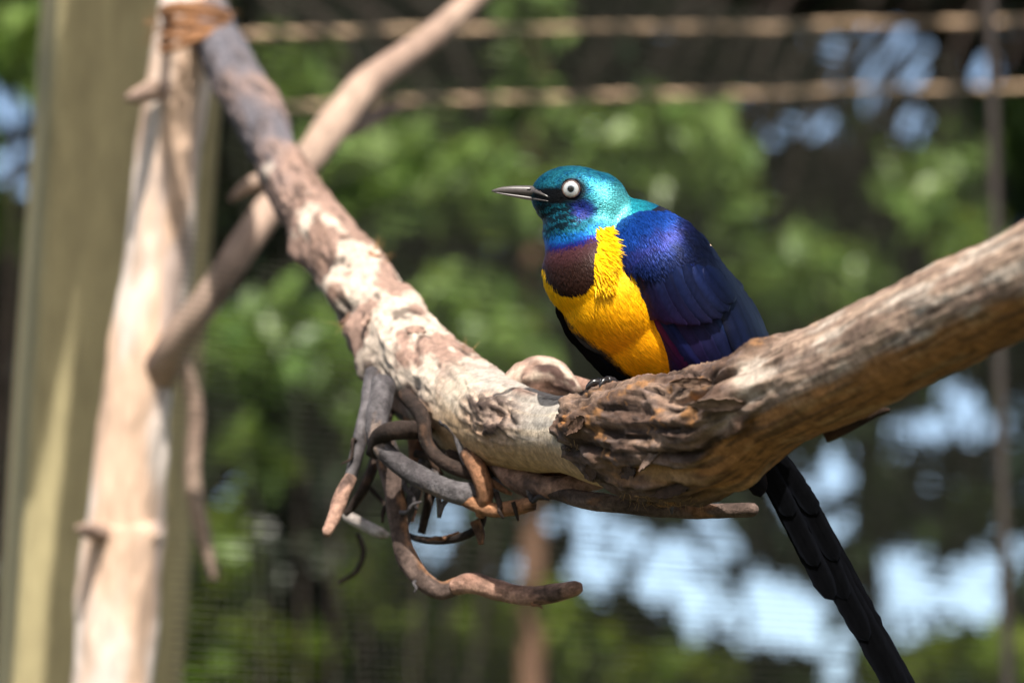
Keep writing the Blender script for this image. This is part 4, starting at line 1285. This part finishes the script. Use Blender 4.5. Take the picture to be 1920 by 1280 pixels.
# alula, the dark purple flap in front
for k, o in enumerate((0, 10)):
    feather('alula_feather', wing, [(1164 + o, 496), (1168 + o, 535), (1186 + o, 570), (1212 + o, 603 - 2 * k)], 32 - 6 * k, 10 + 3 * k, IND * 0.7, PUR * 0.8, wing_surf, 0.4, edge=INK, tipr=0.72)
# median and lesser coverts: scaly rows, blue and violet towards the shoulder
lrng = np.random.default_rng(31)
for row in range(2):
    f = row / 6
    cnt = 8
    for k in range(cnt):
        g = (k + 0.5 * (row % 2)) / cnt
        tipx = lerpP(lerpP((1178, 508), (1312, 524), g), lerpP((1164, 420), (1262, 404), g), f)
        L = 40 - 10 * f
        tp = (tipx[0] + lrng.normal(0, 1.6), tipx[1] + lrng.normal(0, 1.6))
        dirx = 0.42 + 0.2 * (1 - f) * g + lrng.normal(0, 0.05); nn_ = math.hypot(dirx, 0.9)
        rt = (tp[0] - dirx / nn_ * L, tp[1] - 0.9 / nn_ * L)
        base_c = lerp3(lerp3(NAVY, IND, np.array(0.5 * (1 - g))), lerp3(COB, BLUE, np.array(g)), np.array(f ** 0.7))
        base_c = lerp3(base_c, PUR * 1.3, np.array(max(0, lrng.normal(0.18, 0.2)) * (1 - abs(f - 0.5))))
        feather('covert_feather', wing, [rt, ((rt[0] + tp[0]) / 2, (rt[1] + tp[1]) / 2 + 1), tp], 32 + lrng.normal(0, 2), 21 + 1.5 * row, base_c, base_c * 0.9, wing_surf, 0.5, edge=base_c * 0.7, n=14, m=7, tipr=0.5, camber=1.0, root=0.7)
# scapulars: loose dark feathers over the back edge of the wing
for row in range(2, 6):
    for k in range(5):
        f = row / 5; g = k / 4
        tp = lerpP(lerpP((1252, 452), (1290, 436), g), lerpP((1336, 560), (1376, 552), g), f)
        tp = (tp[0] + lrng.normal(0, 3), tp[1] + lrng.normal(0, 3))
        L = 56; dx, dy = 0.55, 0.83
        rt = (tp[0] - dx * L + 6 * (1 - g), tp[1] - dy * L)
        cA = lerp3(lerp3(BLUE * 0.6, NAVY, np.array(min(1, f * 1.6))), INK, np.array(0.3 + 0.5 * g))
        feather('scapular_feather', wing, [rt, ((rt[0] + tp[0]) / 2 + 2, (rt[1] + tp[1]) / 2 - 1), tp], 34 - 4 * f + lrng.normal(0, 2), 26 - 1.2 * row - k * 0.4, cA, lerp3(cA, BLK, np.array(0.3)), wing_surf, 0.4, edge=cA * 0.7, n=18, m=7, tipr=0.5, camber=1.4, root=0.6)
# silky small feathers over the shoulder and scapulars
poly = np.array([(1150, 432), (1162, 410), (1198, 394), (1250, 393), (1290, 412), (1322, 446), (1344, 486), (1372, 545), (1340, 545), (1300, 512), (1250, 500), (1176, 494), (1158, 470)], float)


def inside(px, py, pl):
    r_ = np.zeros(len(px), bool); j = len(pl) - 1
    for i in range(len(pl)):
        c_ = ((pl[i, 1] > py) != (pl[j, 1] > py)) & (px < (pl[j, 0] - pl[i, 0]) * (py - pl[i, 1]) / (pl[j, 1] - pl[i, 1] + 1e-9) + pl[i, 0])
        r_ ^= c_; j = i
    return r_


NW = 16000
wx = brng.uniform(1140, 1380, NW); wy = brng.uniform(385, 550, NW)
k_ = inside(wx, wy - np.abs(brng.normal(0, 9, NW)) * (wy > 450), poly); wx, wy = wx[k_], wy[k_]; NW = len(wx)
ww = wing_surf(wx, wy)
gx_ = (wing_surf(wx + 1.5, wy) - wing_surf(wx - 1.5, wy)) / 3; gy_ = (wing_surf(wx, wy + 1.5) - wing_surf(wx, wy - 1.5)) / 3
nW = np.stack([gx_, gy_, -np.ones(NW)], 1); nW /= np.linalg.norm(nW, axis=1)[:, None]
dW_ = np.stack([TD[0] + 0.10 * (wx - 1200) / 100 + brng.normal(0, 0.13, NW), TD[1] + brng.normal(0, 0.10, NW), np.zeros(NW)], 1)
dW_ -= (dW_ * nW).sum(1)[:, None] * nW; dW_ /= np.linalg.norm(dW_, axis=1)[:, None]
alw = (wx - WC[0]) * TD[0] + (wy - WC[1]) * TD[1]; pew = (wx - WC[0]) * ND[0] + (wy - WC[1]) * ND[1]
nzw = fbm(np.stack([wx / 22, wy / 22, np.zeros(NW)], 1), 3)
cW = lerp3(np.zeros((NW, 3)) + COB, IND[None], sstep(-150, -60, alw + 30 * nzw))
cW = lerp3(cW, NAVY[None], sstep(-110, -30, alw + 40 * nzw))
cW = lerp3(cW, (PUR * 1.2)[None], np.exp(-((alw + 105 + 25 * nzw) / 18) ** 2) * 0.4)
cW = lerp3(cW, INK[None], sstep(-20, 60, pew + 0.35 * alw + 30 * nzw) * 0.85)
VW, TW = blades(np.stack([wx, wy, ww - 30 + 10 * sstep(-90, -10, alw)], 1), nW, dW_, brng.uniform(11, 22, NW), np.full(NW, 3.0), 0.03 + np.abs(brng.normal(0, 0.035, NW)))
cW = cW * (1 + 0.22 * brng.normal(size=(NW, 1))).clip(0.4, 1.7)
tag(new_mesh('shoulder_plumage', B(VW), TW, M_PLUM, wing, col=np.repeat(np.concatenate([cW, np.full((NW, 1), 0.5)], 1), 6, 0)), kind='stuff')
# pale and yellow edge of the far side showing over the back
far_s = lambda x, y: 70 + 0 * x
far_wing = new_mesh('far_wing', B(np.array([[1056., 584, 40], [1095, 640, 46], [1160, 706, 52], [1215, 760, 60], [1235, 745, 66], [1180, 680, 60], [1110, 612, 52], [1070, 580, 46]])), (np.array([[0, 1, 6, 7], [1, 2, 5, 6], [2, 3, 4, 5]]),), M_PLUM, bird,
                    col=np.concatenate([np.repeat(BLK[None], 8, 0), np.full((8, 1), 0.1)], 1))
fs = lambda x, y: -8 + (x - 1053) * 0.12
feather('primary_feather', far_wing, [(1046, 560), (1066, 606), (1104, 654), (1160, 712), (1230, 790)], 34, 0, BLK, BLK, fs, 0.15, n=30)
feather('primary_feather', far_wing, [(1060, 580), (1092, 628), (1136, 672), (1190, 718), (1250, 790)], 40, 6, BLK, BLK, fs, 0.15, n=30)
feather('primary_feather', far_wing, [(1070, 585), (1104, 628), (1150, 672), (1200, 716), (1260, 780)], 34, 10, INK, BLK, fs, 0.15, n=30)
feather('covert_feather', far_wing, [(1046, 562), (1056, 590), (1072, 618), (1092, 640)], 24, 12, BLK, BLK, fs, 0.15)
feather('covert_feather', far_wing, [(1322, 450), (1337, 478), (1351, 512)], 12, 0, srgb(190, 170, 160), srgb(226, 180, 40), lambda x, y: 30 + 0 * x, 0.0, n=12, m=5)

# yellow ruff spilling over the bend of the wing
NR = 900
ry = brng.uniform(424, 540, NR); rx = np.interp(ry, [424, 460, 500, 540], [1128, 1128, 1124, 1126]) + brng.uniform(-12, 18, NR)
rw = np.array([min(body_w(x, y), wing_surf(np.array(x), np.array(y)).item() - 22 if x > 1150 else 99) for x, y in zip(rx, ry)]) - 3
pR = np.stack([rx, ry, rw], 1)
ang = np.radians(np.interp(ry, [424, 470, 540], [42, 34, 62]) + brng.normal(0, 13, NR))
dR = np.stack([np.cos(ang), np.sin(ang), -0.5 + brng.normal(0, 0.16, NR)], 1); dR /= np.linalg.norm(dR, axis=1)[:, None]
nR = np.tile(np.array([-0.2, -0.2, -1.0]), (NR, 1)); nR -= (nR * dR).sum(1)[:, None] * dR; nR /= np.linalg.norm(nR, axis=1)[:, None]
LR = brng.uniform(20, 40, NR) * np.interp(ry, [424, 450, 500, 540], [0.7, 1.0, 1.0, 0.7])
V, T = blades(pR, nR, dR, LR, np.full(NR, 2.1), brng.uniform(-0.02, 0.12, NR))
yc = (srgb(252, 196, 10)[None] * (1 + 0.18 * brng.normal(size=(NR, 1)))).clip(0, 1)
tag(new_mesh('breast_ruff', B(V), T, M_PLUM, body, col=np.repeat(np.concatenate([yc, np.zeros((NR, 1))], 1), 6, 0)), kind='stuff')

# tail: long graduated feathers passing behind the limb
ts = lambda x, y: 118 + (y - 800) * 0.06
tail = new_mesh('tail', B(np.array([[1375., 760, 95], [1420, 740, 95], [1470, 850, 110], [1430, 865, 110], [1375, 760, 112], [1420, 740, 112], [1470, 850, 124], [1430, 865, 124]])),
                np.array([[0, 1, 2, 3], [7, 6, 5, 4], [0, 4, 5, 1], [1, 5, 6, 2], [2, 6, 7, 3], [3, 7, 4, 0]]), M_PLUM, bird, col=np.concatenate([np.repeat(BLK[None], 8, 0), np.full((8, 1), 0.1)], 1))
TL = [  # tip, mid, width, layer
    ((1722, 1345), (1560, 1045), 62, 0), ((1706, 1330), (1548, 1040), 58, 3), ((1628, 1202), (1520, 1000), 50, 6), ((1588, 1124), (1512, 960), 46, 8),
    ((1562, 1125), (1486, 975), 48, 13), ((1570, 1052), (1506, 930), 42, 11), ((1533, 1062), (1472, 945), 44, 18), ((1532, 964), (1482, 890), 40, 15), ((1486, 968), (1450, 900), 42, 23)]
for tp, md_, wd, ly in TL:
    rt = (1392 + (md_[0] - 1500) * 0.28, 776)
    feather('tail_feather', tail, [rt, lerpP(rt, md_, 0.5), md_, lerpP(md_, tp, 0.5), tp], wd * 0.86, ly, srgb(7, 7, 9), srgb(8, 9, 12), ts, 0.15, edge=srgb(20, 22, 28), n=40, m=11, tipr=0.88, camber=1.2, blunt=0.55)
for k, (tp, wd) in enumerate([((1426, 932), 40), ((1436, 918), 34)]):
    feather('undertail_covert', tail, [(1375, 760), (1400, 830), (1416, 890), tp], wd, 30 + 3 * k, BLK, srgb(26, 24, 28), ts, 0.1, edge=srgb(40, 32, 32), tipr=0.78)

# ---- bill
M_BILL = mat_plain('bill_horn', (0.085, 0.074, 0.072), 0.34, 0.0, 0.6, nscale=900, ncon=0.35)


def mandible(rows, name, flat, mat):
    """rows: px, py of ridge, py of cutting edge, half thickness"""
    q = catmull(np.array(rows, float), 28)
    m = 14; V = []
    a = np.linspace(0, np.pi * 2, m, endpoint=False)
    for x, yt, yb, hw in q:
        cy = (yt + yb) / 2; hh = abs(yb - yt) / 2
        if x > 985: hw = max(hw, (-body_w(x, cy) + 1.6) * float(1 - 0.12 * sstep(1020, 1040, x)))
        V.append(np.stack([np.full(m, x), cy - hh * np.cos(a), hw * np.sign(np.sin(a)) * np.abs(np.sin(a)) ** 0.8 - 2], 1))
    V = np.vstack(V + [np.array([[q[0, 0], (q[0, 1] + q[0, 2]) / 2, -2]]), np.array([[q[-1, 0], (q[-1, 1] + q[-1, 2]) / 2, -2]])])
    n = len(q); j = np.arange(m); jn = (j + 1) % m
    Fq = tube_faces(n, m); Ft = np.vstack([np.stack([np.full(m, n * m), jn, j], 1), np.stack([np.full(m, n * m + 1), (n - 1) * m + j, (n - 1) * m + jn], 1)])
    return new_mesh(name, B(V), (Fq, Ft), mat, bird)


beak = mandible([(922, 357, 359.5, 0.8), (936, 351.8, 361.3, 3.2), (955, 349.0, 363.6, 6.0), (975, 348.0, 365.6, 8.4), (998, 348.6, 368.4, 11.5), (1016, 356, 371.8, 14), (1036, 370, 376, 10)], 'upper_mandible', 0, M_BILL)
mandible([(927, 359.6, 361.4, 0.8), (942, 361.6, 365.0, 3.0), (962, 363.8, 369.5, 5.2), (984, 366.2, 373.8, 8.0), (1006, 369.4, 378, 11), (1032, 375.5, 380, 11)], 'lower_mandible', 0, M_BILL)
bmn = bmesh.new()
bmesh.ops.create_icosphere(bmn, subdivisions=2, radius=1.0, matrix=Matrix.Translation(Vector((993, 355.5, -11.2))) @ Matrix.Diagonal((6, 2.0, 2.0, 1)))
Vn = np.array([v.co for v in bmn.verts]); Fn = np.array([[v.index for v in f.verts] for f in bmn.faces]); bmn.free()
new_mesh('nostril', B(Vn), Fn, mat_plain('nostril_dark', (0.006, 0.006, 0.006), 0.8, spec=0.1), beak)

# ---- eye: ball with white iris, dark pupil, clear cornea and lid ring
ec = np.array([1072.5, 355.0]); ew = body_w(*ec) + 15.5
M_EYE, nt, b_ = mat_new('eye')
L_ = nt.links.new
at = N_(nt, 'ShaderNodeAttribute', attribute_name='Col'); L_(at.outputs['Color'], b_.inputs['Base Color'])
b_.inputs['Roughness'].default_value = 0.25; b_.inputs['Coat Weight'].default_value = 1.0; b_.inputs['Coat Roughness'].default_value = 0.03
RE = 24.0
nu, nvv = 60, 40
u = np.linspace(0, 2 * np.pi, nu, endpoint=False); ph = np.linspace(0.0, 1.0, nvv)
PH, UU = np.meshgrid(ph, u, indexing='ij')
axis = np.array([-0.10, -0.03, -1.0]); axis /= np.linalg.norm(axis)
e1 = np.cross(axis, [0, 1, 0]); e1 /= np.linalg.norm(e1); e2 = np.cross(axis, e1)
V = np.array([ec[0], ec[1], ew]) + RE * (np.cos(PH)[..., None] * axis + np.sin(PH)[..., None] * (np.cos(UU)[..., None] * e1 + np.sin(UU)[..., None] * e2))
rad = np.sin(PH) * RE
cI = np.zeros(PH.shape + (3,)) + srgb(176, 178, 178)
cI = lerp3(cI, np.zeros_like(cI) + srgb(112, 128, 140), sstep(9.5, 6.0, rad) * 0.85)
cI = cI * (1 + 0.12 * np.sin(UU * 23 + 3 * np.sin(UU * 5)) * np.sin(rad * 0.8))[..., None]
cI = lerp3(cI, np.zeros_like(cI) + srgb(9, 11, 15), sstep(6.6, 5.8, rad))
cI = lerp3(cI, np.zeros_like(cI) + srgb(60, 44, 38), sstep(13.5, 15.5, rad))
cI = lerp3(cI, np.zeros_like(cI) + srgb(20, 14, 12), sstep(15.5, 17.5, rad))
new_mesh('eye', B(V.reshape(-1, 3)), tube_faces(nvv, nu)[:, ::-1], M_EYE, bird, col=cI.reshape(-1, 3))
# eyelid ring
ct = np.array([ec[0], ec[1], ew]); a = np.linspace(0, 2 * np.pi, 49)[:-1]
ringc = ct + axis * (RE * 0.72) + (16.0 * np.cos(a))[:, None] * e1 + (15.2 * np.sin(a))[:, None] * e2
b8 = np.linspace(0, 2 * np.pi, 8, endpoint=False)
rd = (np.cos(a)[:, None] * e1 + np.sin(a)[:, None] * e2)
beadr = 1.6 + 0.3 * np.sin(a * 14)
V = ringc[:, None] + beadr[:, None, None] * (np.cos(b8)[None, :, None] * rd[:, None] + np.sin(b8)[None, :, None] * axis)
i = np.arange(48)[:, None]; j = np.arange(8)[None]
F = np.stack([i * 8 + j, i * 8 + (j + 1) % 8, ((i + 1) % 48) * 8 + (j + 1) % 8, ((i + 1) % 48) * 8 + j], -1).reshape(-1, 4)
new_mesh('eyelid', B(V.reshape(-1, 3)), F, mat_plain('eyelid_skin', (0.10, 0.062, 0.05), 0.5), bird)

# ---- legs and feet: scaly black toes gripping the top of the limb
M_FOOT = mat_plain('foot_scales', (0.022, 0.022, 0.026), 0.38, 0, 0.5, nscale=600)
M_CLAW = mat_plain('claw', (0.018, 0.017, 0.018), 0.25, 0, 0.6)


def local_tube(rows, name, mat, parent, n=40, m=12, scales=0.0):
    q = catmull(np.array(rows, float), n)
    r = q[:, 3] * (1 + scales * np.abs(np.sin(np.linspace(0, np.pi * n / 4.2, n))))
    V, F, _ = tube(B(q[:, :3]), r * S, m)
    return new_mesh(name, V, F, mat, parent)


def foot(x0, y0, w0, dxs):
    leg = local_tube([(x0 + 34, y0 - 70, w0 + 40, 10), (x0 + 22, y0 - 36, w0 + 30, 8), (x0 + 6, y0 - 6, w0 + 14, 7.5), (x0, y0 + 2, w0, 8.5)], 'leg', M_FOOT, bird, 40, 12, 0.06)
    for rows_, claw in dxs:
        local_tube(rows_, 'toe', M_FOOT, leg, 44, 12, 0.16)
        local_tube(claw, 'claw', M_CLAW, leg, 18, 10)


def top_of_limb(x, w):
    """height (py) of the limb's surface under a point of the local frame"""
    o_ = B(np.array([x, 560., w])); d_ = B(np.array([x, 900., w])) - o_
    h = LIMB_BVH.ray_cast(Vector(o_), Vector(d_).normalized())
    if h[0] is None: return 735.0
    return 560 + 340 * (np.linalg.norm(np.array(h[0]) - o_) / np.linalg.norm(d_))


def toe_path(pts, r):
    return [(x, top_of_limb(x, w) - r * 0.75 + dy, w, r) for x, w, dy in pts]


def toe_claw(path, dx, dw):
    x, y, w, r = path[-1]
    return [(x, y, w, r * 0.95), (x + dx * 0.4, y + 0.0, w + dw * 0.4, r * 0.8), (x + dx * 0.8, y + 7, w + dw * 0.8, r * 0.5), (x + dx, y + 14, w + dw, 0.6)]


for wx, x0 in ((0, 1182), (1, 1258)):
    w0 = -20 - 40 * wx
    t1 = toe_path([(x0, w0, 0), (x0 - 22, w0 - 8, -3), (x0 - 44, w0 - 16, -2), (x0 - 60, w0 - 22, 0)], 8.5)
    t2 = toe_path([(x0, w0, 0), (x0 - 16, w0 - 22, 0), (x0 - 32, w0 - 40, 0), (x0 - 44, w0 - 54, 0)], 7.5)
    t3 = toe_path([(x0, w0, 0), (x0 - 20, w0 + 10, 0), (x0 - 42, w0 + 18, 0), (x0 - 56, w0 + 24, 0)], 6.5)
    t4 = toe_path([(x0, w0, 0), (x0 + 16, w0 + 16, 0), (x0 + 28, w0 + 30, 0)], 6.5)
    yb = t1[0][1]
    foot(x0, yb, w0, [(t1, toe_claw(t1, -24, -8)), (t2, toe_claw(t2, -14, -14)), (t3, toe_claw(t3, -18, 4)), (t4, toe_claw(t4, 12, 10))])
